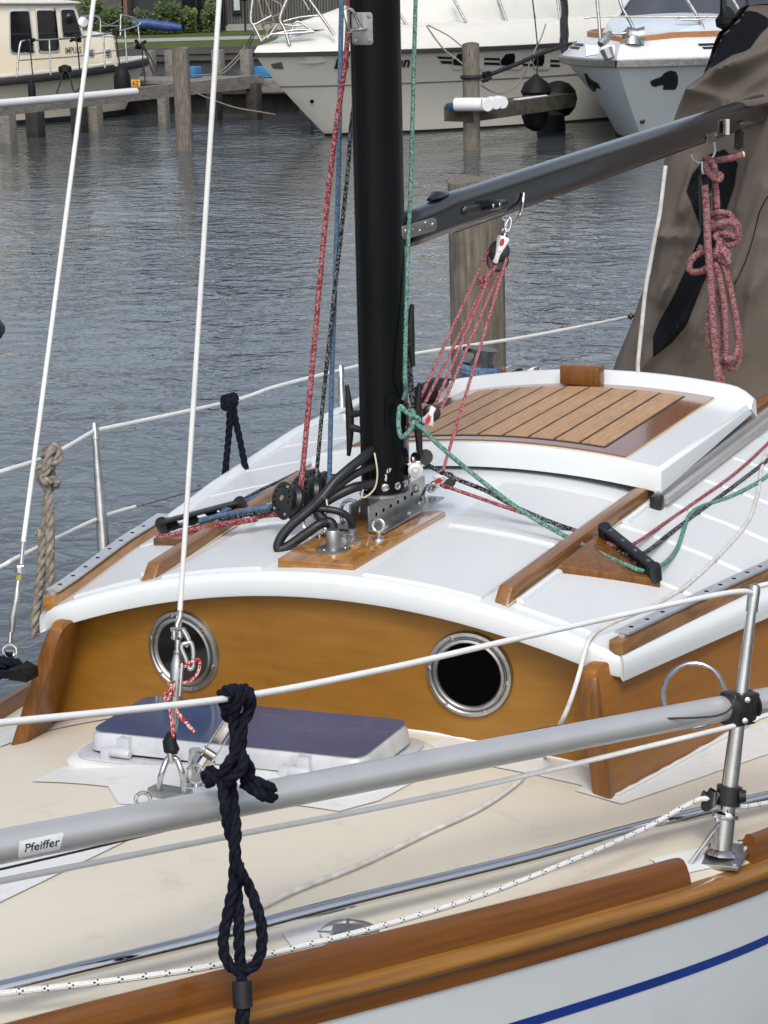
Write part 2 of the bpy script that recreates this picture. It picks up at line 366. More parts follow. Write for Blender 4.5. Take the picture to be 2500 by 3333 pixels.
def decal(bvh, px, name, m, parent, off=.01, cuts=3, thick=0, **k):
    g = G(); bm = bmesh.new(); vs = [bm.verts.new((a, b, 0)) for a, b in px]; bm.faces.new(vs)
    bmesh.ops.triangulate(bm, faces=bm.faces); bmesh.ops.subdivide_edges(bm, edges=bm.edges, cuts=cuts, use_grid_fill=True)
    bm.verts.ensure_lookup_table(); P = drop(bvh, [(v.co.x, v.co.y) for v in bm.verts], off)
    ok = [i for i, p in enumerate(P) if p is not None]; mp = {i: j for j, i in enumerate(ok)}; g.add([P[i] for i in ok])
    for f in bm.faces:
        ids = [v.index for v in f.verts]
        if all(i in mp for i in ids): g.face([mp[i] for i in ids])
    bm.free()
    if not g.f: print('decal missed', name, px[:2]); return None
    return build(g, name, m, parent, smooth=60, **k)
def rrect(x0, y0, x1, y1, r, sk=0):
    o = []
    for cx, cy, a0 in ((x1-r, y0+r, -90), (x1-r, y1-r, 0), (x0+r, y1-r, 90), (x0+r, y0+r, 180)):
        for a in (0, 30, 60, 90):
            t = rad(a0+a); X_, Y_ = cx+r*math.cos(t), cy+r*math.sin(t); o.append((X_+sk*(Y_-y0), Y_))
    return o
#@@SPLIT
# ================================================================== OWN YACHT
def cv(x0, y0, s): return lambda x, y: (x0+x*s, y0+y*s)
a2 = cv(800, 0, .5425); a3 = cv(1600, 0, .5425); a4 = cv(1200, 500, .4822); a5 = cv(1900, 350, .4521); a6 = cv(850, 1200, .4822); a7 = cv(0, 1200, .5425)
b1 = cv(1300, 1150, .7233); b2 = cv(0, 1900, .5425); b3 = cv(800, 1900, .5425); b4 = cv(1600, 1850, .5425); b5 = cv(0, 2550, .6028); b6 = cv(800, 2600, .5425)
b7 = cv(1600, 2450, .5425); b8 = cv(400, 1900, .3617); c1 = cv(150, 1450, .4822); c2 = cv(1150, 0, .4822); c3 = cv(1900, 0, .3617); c4 = cv(1900, 1100, .3617)
c5 = cv(0, 0, .3014); c6 = cv(450, 0, .4219); c7 = cv(1250, 1000, .3315)
YB = empty('sailing_yacht', (1, 0, 0), 'white sailing yacht with varnished brown cabin front and wooden toe rail, filling the foreground', 'sailing yacht')
GW = [(-2.95, 0), (-2.78, -.09), (-2.55, -.20), (-2.273, -.341), (-1.931, -.53), (-1.672, -.659), (-1.367, -.797), (-.87, -.995), (-.654, -1.068), (0, -1.22), (.7, -1.33), (1.6, -1.40), (3, -1.42), (4.6, -1.30)]
_s = spline([V((x, y, 0)) for x, y in GW], 12); GWS = []
for i in range(151):
    x = -2.95+7.55*i/150
    for a, b in zip(_s, _s[1:]):
        if a.x <= x+1e-9 and x <= b.x+1e-9: GWS.append(a.lerp(b, (x-a.x)/max(1e-9, b.x-a.x))); break
for _ in range(40): GWS = [GWS[0]]+[GWS[i-1]*.25+GWS[i]*.5+GWS[i+1]*.25 for i in range(1, len(GWS)-1)]+[GWS[-1]]
def sweep(g, x0, x1, prof, side=-1, taper0=0, taper1=0):
    pts = [p for p in GWS if x0 <= p.x <= x1]; rows = []; L = 0
    def at(x):
        for a, b in zip(GWS, GWS[1:]):
            if a.x <= x <= b.x: return a.lerp(b, (x-a.x)/(b.x-a.x))
        return GWS[0].copy() if x < 0 else GWS[-1].copy()
    pts = [at(x0)]+[p for p in pts if p.x-x0 > 1e-4 and x1-p.x > 1e-4]+[at(x1)]
    tg, _ = frames(pts)
    for p, t in zip(pts, tg):
        nn = V((t.y, -t.x, 0)).normalized()
        if nn.y > 0: nn = -nn
        z = zdeck(p.x, p.y) if side < 0 else zdeck(p.x, -p.y)
        row = []
        for o, h in prof:
            sh = 0
            if taper0 and p is pts[0]: sh = taper0*max(0, h)
            if taper1 and p is pts[-1]: sh = -taper1*max(0, h)
            q = p+nn*o+t*sh; row.append(V((q.x, q.y if side < 0 else -q.y, z+h)))
        rows.append(row)
    g.rows(rows, closed=True, cap=True, uv=True); return g
RAIL = [(-.034, -.004), (-.031, .045), (-.026, .055), (-.017, .058), (-.008, .055), (-.003, .046), (.0015, .022), (.003, -.004)]
STRK = [(-.005, .0015), (.012, .001), (.022, -.004), (.028, -.011), (.029, -.019), (.025, -.027), (.014, -.033), (-.005, -.034)]
BAND = [(-.01, -.035), (.009, -.036), (.011, -.040), (.008, -.068), (.004, -.071), (-.01, -.072)]
xg0, xg1 = -.905, -.70
for side in (-1, 1):
    if side < 0:
        build(sweep(G(), -2.93, xg0, RAIL, side, 0, .25), 'toe_rail', railm, YB)
        build(sweep(G(), xg1, 4.4, RAIL, side, .3, 0), 'toe_rail', railm, YB)
    else: build(sweep(G(), -2.93, 4.4, RAIL, side), 'toe_rail', railm, YB)
    build(sweep(G(), -2.95, 4.55, STRK, side), 'rubbing_strake', oakr, YB)
    build(sweep(G(), -2.95, 4.55, BAND, side), 'hull_band', railm, YB)
# hull with stripe
g = G(); gs = G()
for side in (-1, 1):
    rows = []; srows = []
    tg, _ = frames(GWS)
    for i, (p, t) in enumerate(zip(GWS, tg)):
        nn = V((t.y, -t.x, 0)).normalized(); nn = nn if nn.y < 0 else -nn
        z0 = zdeck(p.x, p.y*-side) if False else zdeck(p.x, p.y if side < 0 else -p.y)
        def pt(h, o):
            q = p+nn*o+V((max(0, (-2.2-p.x))*.9*(-h if h < 0 else 0), 0, 0)); return V((q.x, q.y if side < 0 else -q.y, z0+h))
        def off(h): return .002-.05*(-h-.06)**1.0-.25*max(0, -h-.35)**1.6
        rows.append([pt(h, off(h)) for h in (-.06, -.1, -.16, -.24, -.34, -.46, -.6, -.8, -1.1)])
        srows.append([pt(h, off(h)+.0015) for h in (-.178, -.199)])
    g.rows(rows); gs.rows(srows)
g.rows([[V((4.55, s*y, z)) for s in (-1, -.5, 0, .5, 1)] for y, z in ((1.30, .62), (1.0, -.3))])
build(g, 'hull', hullw, YB, smooth=50)
build(gs, 'stripe', blue, YB, label='dark blue painted stripe along the white hull')
# deck
g = G(); rows = []
for p in GWS:
    hw = max(.002, -p.y-.006); rows.append([V((p.x, hw*k/12, zdeck(p.x, hw*k/12))) for k in range(-12, 13)])
g.rows(rows); dk = build(g, 'deck', cream, YB, label='cream non-skid deck with white painted margins')
def wsheet(poly): return build(sheet(zdeck, poly, .003, n=6), 'white_margin', deckw, dk)
wsheet([(103, 2543), (225, 2486), (420, 2420), (1300, 2480), (1345, 2545), (1234, 2605), (1104, 2640), (974, 2621), (700, 2640), (386, 2616), (352, 2559)])
wsheet([(386, 2618), (700, 2642), (620, 2665), (434, 2725), (0, 2936), (-200, 3030), (-200, 2900), (0, 2790)])
wsheet([(2023, 2617), (1874, 2574), (1898, 2557), (1605, 2495), (1360, 2420), (1500, 2395), (1958, 2480), (1995, 2530), (2500, 2350), (2500, 2454)])
wsheet([(917, 3034), (1125, 2977), (1294, 3039), (979, 3125)])
wsheet([(2113, 2795), (2300, 2754), (2440, 2725), (2420, 2800), (2200, 2850)])
wsheet([(0, 2390), (100, 2350), (420, 2300), (440, 2325), (120, 2385), (0, 2430)])
# cabin front (bulkhead), slightly bowed
def xb(y): return -.588+.13*y*y
g = G(); rows = []
for i in range(41):
    f_ = i/40; yt_ = -.700+1.385*f_; yb_ = -.735+1.515*f_; zb = zdeck(xb(yb_), yb_)-.02; zt = zroof(xb(yt_), yt_)-.02
    rows.append([V((xb(yt_)+0*k, yb_+(yt_-yb_)*k/6, zb+(zt-zb)*k/6)) for k in range(7)])
g.rows(rows); g.rows([[p+V((.02, 0, 0)) for p in r] for r in rows])
bh = build(g, 'cabin_front', ply, YB, smooth=60)
def yside(x): return .715+.19*(x+.6) if x < .6 else .943+.06*(x-.6)
for side in (-1, 1):
    g = G(); rows = []
    xs = [-.665+.02*0]+[-.64+.1*i for i in range(0, 22)]
    P0 = (-.672, -.66); n = 0
    for x in xs:
        y = yside(x); row = []
        zb = zdeck(x, side*y)-.015; zt = zroof(x, side*y)-.02
        if x < -.66: zt -= .012
        lean = .035 if side < 0 else .11; y -= .010 if side < 0 else .030; zb = zdeck(x, side*(y+lean))-.015
        for yo, zz in ((-lean, zb), (0, zt), (.034, zt), (.034-lean, zb)):
            row.append(V((x+(.0 if (x < -.6 and zz == zb) else 0), side*(y-yo), zz)))
        rows.append(row)
    g.rows(rows, closed=True, cap=True)
    build(g, 'cabin_side', plyside, YB, bevel=.006, label=None)
    # darker solid-wood end post
    g = G(); x = -.672
    def yy(x): return yside(x)
    lean = .035 if side < 0 else .11; y0_ = yy(x)-(.010 if side < 0 else .030)
    zb = zdeck(x, side*(y0_+lean)); zt = zroof(x, side*y0_)-.035
    pts = [(x-(0 if side < 0 else .03), zb-.01), (x-.004, zt-.05), (x+.006, zt-.012), (x+.03, zt), (x+.045, zt+.004), (x+.056, zb-.01)] if side < 0 else [(x-.03, zb-.01), (x-.004, zt-.05), (x+.006, zt-.012), (x+.03, zt), (x+.075, zt+.004), (x+.088, zb-.01)]
    g.prism([V((a, side*(y0_+.003+lean*(zt-b)/(zt-zb)), b)) for a, b in pts], (0, -side*.042, 0))
    build(g, 'corner_post', mahog, YB, bevel=.008)
    # bead of sealant at the foot
    pts = [V((x, side*(yside(x)+(.027 if side < 0 else .082)), zdeck(x, side*yside(x))+(.000 if side < 0 else -.012))) for x in [-.645+.03*i for i in range(70)]]
    g = G(); g.tube(pts, [.004+.0035*random.random() for _ in pts], 6); build(g, 'sealant_bead', deckw, YB)
pts = [V((xb(y)-.003, y, zdeck(xb(y), y)+.002)) for y in [-.67+.02*i for i in range(68)]]
g = G(); g.tube(pts, [.003+.003*random.random() for _ in pts], 6); build(g, 'sealant_bead', deckw, YB)
# portholes
for k, (a, b, hpx) in enumerate(((581, 2129, 263), (1513, 2206, 281))):
    c = PX(a, b, -.6); c.x = xb(c.y); Rr = .5*hpx*dep(c)/F/.955
    nrm = V((-1, .26*c.y*-1 if False else .26*c.y, 0)).normalized()
    ph = None
    g = G(); g.lathe(c+nrm*.0005, nrm, [(Rr*1.005, -.002), (Rr*1.0, .004), (Rr*.97, .010), (Rr*.90, .012), (Rr*.855, .009), (Rr*.845, .006), (Rr*.83, .006), (Rr*.82, .013), (Rr*.77, .015), (Rr*.735, .012), (Rr*.72, .006), (Rr*.71, .004)], 56)
    o = build(g, 'porthole', steeld, YB, smooth=40, label='round steel porthole behind the inner stay' if k == 0 else 'round steel porthole on the right of the cabin front')
    for q in range(6):
        an = rad(30+60*q+k*9); ax = nrm.orthogonal().normalized(); bx = nrm.cross(ax)
        s = c+(ax*math.cos(an)+bx*math.sin(an))*Rr*.91+nrm*.0105
        build(G().lathe(s, nrm, [(.005, 0), (.005, .002), (.002, .003)], 10), 'screw', steel, o)
    build(G().lathe(c+nrm*.007, nrm, [(Rr*.735, .001), (.001, .0015)], 40), 'glass', dglass if k == 0 else hole, o)
# cabin roof: crowned moulding with a fascia lip
def ye(x): return .735+.185*(x+.62) if x < .6 else .96+.06*(x-.6)
XF = -.622; g = G(); ring = []
for ins, dz in ((.035, -.052), (.002, -.054), (0, -.050), (0, -.018), (.003, -.008), (.010, -.002), (.022, 0)):
    pts = []
    xs = [XF+ins+(i/60)**1.3*(1.50-XF-ins) for i in range(61)]
    ysn = [-1+2*i/40 for i in range(41)]
    x0 = XF+ins; cr = .03
    side_n = [(x, -(ye(x)-ins)) for x in xs[::-1]][:-1]; frontp = [(x0+(.03*(abs(t)**30)), t*(ye(x0)-ins)) for t in ysn]; side_f = [(x, ye(x)-ins) for x in xs][1:]
    ring.append([V((x, y, zroof(x, max(-1.1, min(1.1, y)))+dz)) for x, y in side_n+frontp+side_f])
g.rows(ring)
x0 = XF+.022; rows = []
for i in range(81):
    x = x0+(i/80)*(1.50-x0); hw = ye(x)-.022; rows.append([V((x, hw*k/24, zroof(x, hw*k/24))) for k in range(-24, 25)])
g.rows(rows)
rf = build(g, 'cabin_roof', gel, YB, smooth=40)
# raised non-skid panels and moulded ribs on the roof
def panel(poly, h=.006, m=gel2, world=False): return build(sheet(zroof, poly, h, thick=h, slope=.007, n=5, world=world), 'raised_panel', m, rf, smooth=25)
def W2(*q): return [V((x, y, 0)) for x, y in q]
panel(W2((-.585, -.12), (-.585, -.40), (-.16, -.40), (-.16, -.12)), world=True)
panel(W2((-.12, -.13), (-.12, -.40), (.36, -.40), (.36, -.10)), world=True)
panel(W2((-.585, .14), (-.585, .40), (-.16, .40), (-.16, .14)), world=True)
panel(W2((-.12, .14), (-.12, .40), (.36, .40), (.36, .14)), world=True)
for side in (-1, 1):
    x = -.565
    for w_ in (.44, .28, .28, .28, .28, .28):
        ya, yb_ = .475, ye(x)-.085; yc = ye(x+w_)-.085
        panel(W2((x, side*ya), (x, side*yb_), (x+w_-.025, side*yc), (x+w_-.025, side*ya)) if side < 0 else W2((x, ya), (x+w_-.025, ya), (x+w_-.025, yc), (x, yb_)), world=True)
        g = G()  # moulded lip beside the handrail
        pts = [V((x+.02+(w_-.09)*k/4, side*.476, zroof(x, side*.476)+.0)) for k in range(5)]
        g.tube([V((p.x, p.y, zroof(p.x, p.y)+.006)) for p in pts], .010, 8, sq=(1, .9)); build(g, 'moulded_rib', gel, rf)
        x += w_
for side in (1,):   # raised coaming strip along the outer edge of the roof
    g = G(); pts = [V((x, side*(ye(x)-.035), zroof(x, side*(ye(x)-.035))+.004)) for x in [(-.36 if side < 0 else .1)+.08*i for i in range(24) if -.36+.08*i < 1.45]]
    g.tube(pts, .022, 10, sq=(.55, 1), ref=(0, 0, 1)); build(g, 'edge_moulding', gel, rf)
# handrails
for side in (-1, 1):
    g = G(); n = 24; rows = []
    for i in range(n+1):
        x = -.585+2.3*i/n; w_ = .017; y = -.445 if side < 0 else .445+.08*(x+.6); z = zroof(x, y); sh = .035 if i == 0 else 0
        rows.append([V((x, y-w_, z-.006)), V((x, y+w_, z-.006)), V((x+sh, y+w_, z+.034)), V((x+sh, y-w_, z+.034))])
    g.rows(rows, closed=True, cap=True); hr_ = build(g, 'handrail', mahogx, YB, bevel=.004)
    for q in (-1, 1):
        g = G(); g.tube([V((x, (-.445 if side < 0 else .445+.08*(x+.6))+q*.0185, zroof(x, side*.445)+.0005)) for x in [-.585+.1*i for i in range(20)]], .0022+.0, 6); build(g, 'sealant_line', seal, hr_)
# genoa tracks on wooden battens
for side in (-1, 1):
    lab = None
    x1 = .15 if side > 0 else 1.4
    def yt(x): return side*(.715+.15*(x+.6))
    n = 22; rows = []; rt = []; rs = []
    for i in range(n+1):
        x = -.60+(x1+.60)*i/n; y = yt(x); z = zroof(x, y)
        rows.append([V((x, y-.016, z-.006)), V((x, y+.016, z-.006)), V((x, y+.016, z+.026)), V((x, y-.016, z+.026))])
        x = -.575+(x1+.575-.02)*i/n; y = yt(x); z = zroof(x, y)+.026
        rs.append([V((x, y-.006, z)), V((x, y+.006, z)), V((x, y+.006, z+.010)), V((x, y-.006, z+.010))])
        rt.append([V((x, y-.016, z+.009)), V((x, y+.016, z+.009)), V((x, y+.016, z+.014)), V((x, y-.016, z+.014))])
    tb = build(G().rows(rows, closed=True, cap=True), 'track_batten', worn if side < 0 else oakx, YB, bevel=.002)
    tr = build(G().rows(rt, closed=True, cap=True).rows(rs, closed=True, cap=True), 'sheet_track', alul, YB)
    for i in range(26 if side < 0 else 8):
        x = -.53+.075*i
        if x > x1-.04: break
        y = yt(x); z = zroof(x, y)+.0402; build(G().lathe((x, y, z), (0, 0, 1), [(.0055, 0), (.0055, .0006)], 12), 'track_hole', hole, tr)
# sliding hatch
hx0, hx1, hy = .392, 1.30, .50
sh = empty('hatch_holder', (0, 0, 0), None, None); 
def zh(x, y): return zflat(x, y)
g = G(); ring = []
for ins, dz in ((.02, -.062), (0, -.063), (0, -.010), (.004, -.003), (.012, 0)):
    loop = [(hx1-ins, -(hy-ins))]+[(hx0+ins, t*(hy-ins)) for t in [-1+2*i/30 for i in range(31)]]+[(hx1-ins, t*(hy-ins)) for t in [1-2*i/30 for i in range(30)]]
    ring.append([V((x, y, zh(x, y)+(max(dz, -.028) if x > hx0+.05 else dz))) for x, y in loop])
g.rows(ring, closed=True)
rows = [[V((hx0+.012+(hx1-hx0-.024)*i/12, (hy-.012)*k/15, zh(0, (hy-.012)*k/15))) for k in range(-15, 16)] for i in range(13)]
g.rows(rows); bpy.data.objects.remove(sh)
HT = build(g, 'sliding_hatch', gel, YB, smooth=40, label='white sliding hatch with bare teak planking')
# rear upstand
g = G(); rows = []
for i in range(41):
    t = -1+2*i/40; y = t*(hy+.004); e = max(0, (abs(t)-.86)/.14); hgt = .036*(1-e*e*.75)
    z = zh(0, y); rows.append([V((1.232, y, z-.01)), V((1.250, y, z+hgt)), V((1.258, y, z+hgt+.004)), V((1.272, y, z+hgt+.004)), V((1.285, y, z+hgt-.004)), V((1.302, y, z-.05))])
g.rows(rows, closed=True, cap=True); build(g, 'hatch_upstand', gel, HT, smooth=40)
# wooden pull handle against the upstand
hc = PX(*b1(826, 150), 1.22); g = G().box((1.212, hc.y, zh(0, hc.y)+.034), (.05, .125, .058)); build(g, 'hatch_handle', mahog, HT, bevel=.006)
# teak: varnished frame, planks, caulk seams
def tk(x0, x1, y0, y1, h, m, nm, par, th=.004):
    g = G(); nx, ny = 8, 12
    rows = [[V((x0+(x1-x0)*i/nx, y0+(y1-y0)*k/ny, zh(0, y0+(y1-y0)*k/ny)+h)) for k in range(ny+1)] for i in range(nx+1)]
    g.rows(rows); b = [rows[0], [r[-1] for r in rows], rows[-1][::-1], [r[0] for r in rows][::-1]]
    for e in b: g.rows([e, [p-V((0, 0, th)) for p in e]])
    return build(g, nm, m, par)
tx0, tx1, ty = .418, 1.225, .395
tk(tx0-.006, tx1+.004, -ty-.006, ty+.006, .0012, seal, 'sealant_line', HT)
fr = tk(tx0, tx1, -ty, ty, .005, teakframe, 'teak_frame', HT)
tk(tx0+.045, tx1-.055, -.325, .325, .0062, caulk, 'caulk_seam', HT)
npl = 9; pw = .650/npl
for i in range(npl):
    y0 = -.325+pw*i+.0045; y1 = y0+pw-.009; tk(tx0+.054, tx1-.064, y0, y1, .0085, teak, 'teak_plank', HT)
# dark gap + aluminium slide rails at the sides
for side in (-1, 1):
    y = side*(hy+.004)
    g = G()
    for yo, zo, w_, h_ in ((-.012, -.055, .010, .030), (.012, -.062, .016, .016)):
        g.rows([[V((x, y+side*yo+w_/2*a, zroof(x, y)+.085+zo+h_/2*b)) for a, b in ((-1, -1), (1, -1), (1, 1), (-1, 1))] for x in (hx0-.02+.3*i for i in range(6))], closed=True, cap=True)
    build(g, 'slide_rail', alu, YB)
    build(G().box((hx0-.035, side*(hy-.0), zroof(hx0, side*hy)+.020), (.034, .030, .040)), 'rail_end_stop', plast, YB, bevel=.006)
# sea hood arc under the hatch
g = G(); rows = []
for i in range(9):
    x = .16+.9*i/8; rows.append([V((x, .43*k/12, zroof(x, .43*k/12)+.012*min(1, i/2)-.002)) for k in range(-12, 13)])
g.rows(rows); build(g, 'hatch_ramp', gel, rf)
# wedges + line organisers
def organiser(side):
    """lies on its wedge beside the handrail"""
    if side < 0:
        A, B, Cc = roof(*b1(712, 950), .026), roof(*b1(905, 800), .026), roof(*b1(1177, 1018), .026)
        b0, b1_ = roof(*c4(190, 1725), .045), roof(*c4(635, 2085), .045)
    else:
        A, B, Cc = [V((p.x, -p.y, 0)) for p in (roof(*b1(712, 950), .026), roof(*b1(905, 800), .026), roof(*b1(1177, 1018), .026))]
        b0, b1_ = V((-.02, .50, 0)), V((-.10, .69, 0))
    g = G(); tri = [V((p.x, p.y, zroof(p.x, p.y)+.026)) for p in (A, B, Cc)]
    g.prism(tri, (0, 0, -.034)); build(g, 'organiser_wedge', mahog, YB, bevel=.004)
    if side > 0: b0 = V((b0.x, b0.y, zroof(b0.x, b0.y)+.045)); b1_ = V((b1_.x, b1_.y, zroof(b1_.x, b1_.y)+.045))
    g = G(); d = (b1_-b0); nz = d.cross(V((0, 1, 0))).normalized(); nz = nz if nz.z > 0 else -nz
    g.bar(b0+nz*.006, b1_+nz*.006, .030, .010); og = build(g, 'line_organiser', plast, YB, bevel=.003)
    for q in (b0, b1_): build(G().lathe(q-nz*.026, nz, [(.0165, 0), (.0165, .033), (.014, .039)], 24), 'end_boss', plast, og)
    build(G().bar(b0-nz*.022, b1_-nz*.022, .034, .006), 'organiser_base', plast, og)
    for i in range(4):
        p = b0.lerp(b1_, .12+.76*i/3)
        build(G().lathe(p-nz*.018, nz, [(.017, 0), (.011, .006), (.011, .010), (.017, .017)], 20), 'sheave', plast, og)
        build(G().lathe(p+nz*.0105, nz, [(.006, 0), (.006, .0012), (.002, .0014)], 12), 'screw', steeld, og)
    return b0, b1_, nz
ON_, OF_ = organiser(-1), organiser(1)
# mast pad and tabernacle
MC = V((-.15, .025, 1.33))
def zp(x, y): return 1.262+.014
g = G(); pp = [V((-.572, .105, 0)), V((-.560, -.082, 0)), (V((-.045, -.088, 0))), V((-.045, .12, 0))]
g.prism([V((p.x, p.y, 1.2775)) for p in pp], (0, 0, -.026)); MP = build(g, 'mast_pad', mat('golden_varnished_pad', (.40, .19, .04), .1, var=0, col2=(.22, .09, .02), vscale=4, stretch=(2, 10, 8), coat=.8, bump=.1, bscale=10, dirt=(.08, .035, .01, .6), dscale=9), YB, bevel=.004)
zt = 1.278
for y0, s in ((.002, -1), (.050, 1)):
    g = G(); g.box((-.135, y0, zt+.032), (.33, .005, .064)).box((-.125, y0+s*.022, zt+.0045), (.36, .044, .005))
    br = build(g, 'mast_bracket', steeld, YB, bevel=.0015)
    for i in range(6): build(G().lathe((-.262+.042*i, y0+s*.003, zt+.036), (0, s, 0), [(.0048, 0), (.0048, .0006)], 12), 'bracket_hole', hole, br)
    for i in range(3): build(G().lathe((-.26+.14*i, y0+s*.026, zt+.007), (0, 0, 1), [(.009, 0), (.009, .004), (.006, .006)], 6), 'bolt_head', steeld, br)
    build(G().lathe((-.03, y0+s*.0025, zt+.045), (0, s, 0), [(.011, 0), (.011, .004), (.007, .009), (.007, .012)], 14), 'pivot_bolt', steel, br)
# ring plate under the mast + mast
def oval(c, rx, ry, z, n=48): return [V((c.x+rx*math.cos(2*math.pi*i/n), c.y+ry*math.sin(2*math.pi*i/n), z)) for i in range(n)]
g = G(); g.rows([oval(MC, .074, .059, 1.338), oval(MC, .076, .061, 1.340), oval(MC, .076, .061, 1.347), oval(MC, .072, .057, 1.349)], closed=True, cap=True)
g.box((-.15, .026, 1.318), (.11, .040, .05)); build(g, 'mast_heel', steeld, YB)
MT = empty('mast', MC, None, None); MT.parent = YB; MT.matrix_parent_inverse = WM[YB.name].inverted()
g = G(); zs = [1.3485, 1.352, 1.36, 1.6, 2.0, 2.5, 3.2, 4.5]
g.rows([oval(MC, .072, .0555, z) for z in zs], closed=True, cap=True)
for yy_ in (-.057, .055): pass
bpy.data.objects.remove(MT); MT = build(g, 'mast', blackp, YB, smooth=50)
for s in (-.035, 0.0, .035): # shallow extruded ridges on the visible face
    an = math.atan2(-.0555, -.04+s*2.0); p = V((MC.x-.058+.0*s, MC.y+s, 0)); e = math.sqrt(max(0, 1-(s/.0555)**2))*.072
    g = G(); g.tube([V((MC.x-e, MC.y+s, 1.40)), V((MC.x-e, MC.y+s, 4.4))], .0016, 6); build(g, 'mast_ridge', blackp, MT)
for a in (-150, -120, -95, -60, 160): # rivets round the heel
    ca, sa = math.cos(rad(a)), math.sin(rad(a)); n_ = V((ca/.072, sa/.0555, 0)).normalized()
    build(G().lathe((MC.x+.072*ca, MC.y+.0555*sa, 1.368), n_, [(.0095, 0), (.0095, .002), (.0055, .0035), (.004, .0022)], 18), 'rivet', steel, MT)
def mast_pt(a, b, off=0.):
    """where a sight line meets the mast, pushed out by off"""
    r = ray(a, b); ox, oy = (CAM.x-MC.x)/.072, (CAM.y-MC.y)/.0555; dx, dy = r.x/.072, r.y/.0555
    A = dx*dx+dy*dy; B = 2*(ox*dx+oy*dy); Cq = ox*ox+oy*oy-1; ds = max(0, B*B-4*A*Cq); t = (-B-math.sqrt(ds))/2/A
    p = CAM+r*t; n_ = V(((p.x-MC.x)/.072**2, (p.y-MC.y)/.0555**2, 0)).normalized(); return p+n_*off, n_
# chipped paint spots
for q in ([(855, 672), (880, 672), (872, 690), (862, 708), (846, 704), (848, 686)], [(835, 712), (848, 716), (850, 735), (845, 762), (833, 752), (837, 735)]):
    g = G(); g.poly([mast_pt(*a6(*p), .0006)[0] for p in q]); build(g, 'paint_chip', mat('bare_primer_chip', (.55, .52, .42), .7), MT, smooth=0)
# steel plate with hoop near the top of the frame
pc, pn = mast_pt(*a2(702, 172), .001); tx = V((0, 0, 1)).cross(pn).normalized()
def rr3(c, tx, ty, w_, h_, r_, n=5):
    o = []
    for sx, sy, a0 in ((1, 1, 0), (-1, 1, 90), (-1, -1, 180), (1, -1, 270)):
        for i in range(n+1):
            a = rad(a0+90*i/n); o.append(c+tx*(sx*(w_/2-r_)+r_*math.cos(a))+ty*(sy*(h_/2-r_)+r_*math.sin(a)))
    return o
Zv = V((0, 0, 1))
g = G(); g.prism(rr3(pc, tx, Zv, .052, .073, .008), pn*.003); pl = build(g, 'mast_plate', steeld, MT, bevel=.0008, smooth=30)
for sx in (-1, 1):
    for sy in (-1, 1): build(G().lathe(pc+tx*sx*.017+Zv*sy*.027+pn*.003, pn, [(.005, 0), (.004, .002), (.001, .0025)], 12), 'plate_rivet', steeld, pl)
g = G(); hp = [T(*a2(x, y), dep(pc)-d) for x, y, d in ((745, 160, .0), (700, 175, .012), (640, 180, .03), (620, 190, .04), (605, 130, .05), (597, 70, .05), (612, 55, .045), (640, 62, .04), (665, 110, .03), (688, 158, .012))]
g.tube(spline(hp, 6), .0042, 10); build(g, 'mast_hoop', steel, pl)
# mast cleats: horn shaped, left and right
def cleat(c, nrm, length, h=.03):
    up = V((0, 0, 1)); nrm = V(nrm).normalized(); g = G()
    ax = []
    for i in range(17):
        t = -1+2*i/16; ax.append(c+up*(t*length/2)+nrm*(h+.006*t*t+.003))
    g.tube(ax, [.010*(1-.55*abs(-1+2*i/16)**1.5) for i in range(17)], 12, sq=(1.1, .8), ref=nrm)
    for s in (-1, 1): g.tube([c+up*(s*.022)-nrm*.002, c+up*(s*.020)+nrm*.012, c+up*(s*.016)+nrm*(h)], [.012, .008, .010], 10)
    g.prism([c+up*.038+nrm.cross(up)*.010, c+up*.038-nrm.cross(up)*.010, c-up*.038-nrm.cross(up)*.010, c-up*.038+nrm.cross(up)*.010], nrm*.005)
    return g
cl_ = V((MC.x, MC.y+.0545, PX(1145, 1370, MC.x).z)); build(cleat(cl_, (0, 1, 0), .175, .034), 'mast_cleat', plast, MT, label='black horn cleat on the left face of the mast')
cr_ = V((MC.x+.012, MC.y-.0545, PX(1330, 1370, MC.x).z)); build(cleat(cr_, (.25, -1, 0), .180, .024), 'mast_cleat', plast, MT, label='black horn cleat on the right face of the mast')
c3_ = V((MC.x+.03, MC.y-.050, PX(1335, 1100, MC.x).z)); build(cleat(c3_-V((.0, .0, 0)), (.45, -1, 0), .15, .006), 'mast_cleat', plast, MT)
# ------------------------------------------------------------------ boom
def bm_pt(a, b, y=0): return PY(a, b, y)
B0 = PY(1318, 745, .0); B1 = PY(2480, 352, .0); bd = (B1-B0).normalized(); B1 = B1+bd*1.2
by = V((0, 1, 0)); bz = bd.cross(by)*-1; bz = bz if bz.z > 0 else -bz
def bsec(p, w_, h_, n=28, e=3.2):
    o = []
    for i in range(n):
        a = 2*math.pi*i/n; ca, sa = math.cos(a), math.sin(a)
        o.append(p+by*(w_/2*math.copysign(abs(ca)**(2/e), ca))+bz*(h_/2*math.copysign(abs(sa)**(2/e), sa)))
    return o
Lb = (B1-B0).length; g = G()
rows = []
for s, w_, h_, dz in ((0, .045, .070, -.004), (.012, .054, .083, -.003), (.05, .058, .088, -.002), (.16, .058, .090, 0), (.26, .060, .098, .004), (.34, .060, .099, .003), (.7, .060, .099, .003), (Lb, .060, .099, .003)): rows.append(bsec(B0+bd*s+bz*dz, w_, h_))
g.rows(rows, closed=True, cap=True); BO = build(g, 'boom', boomg, YB, smooth=50)
g = G(); g.bar(B0+bd*.30-bz*.047, B0+bd*Lb-bz*.047, .016, .006); build(g, 'boom_groove', plast, BO)
def bface(a, b, off=.0): # near face of boom
    return PY(a, b, -.0305-off)
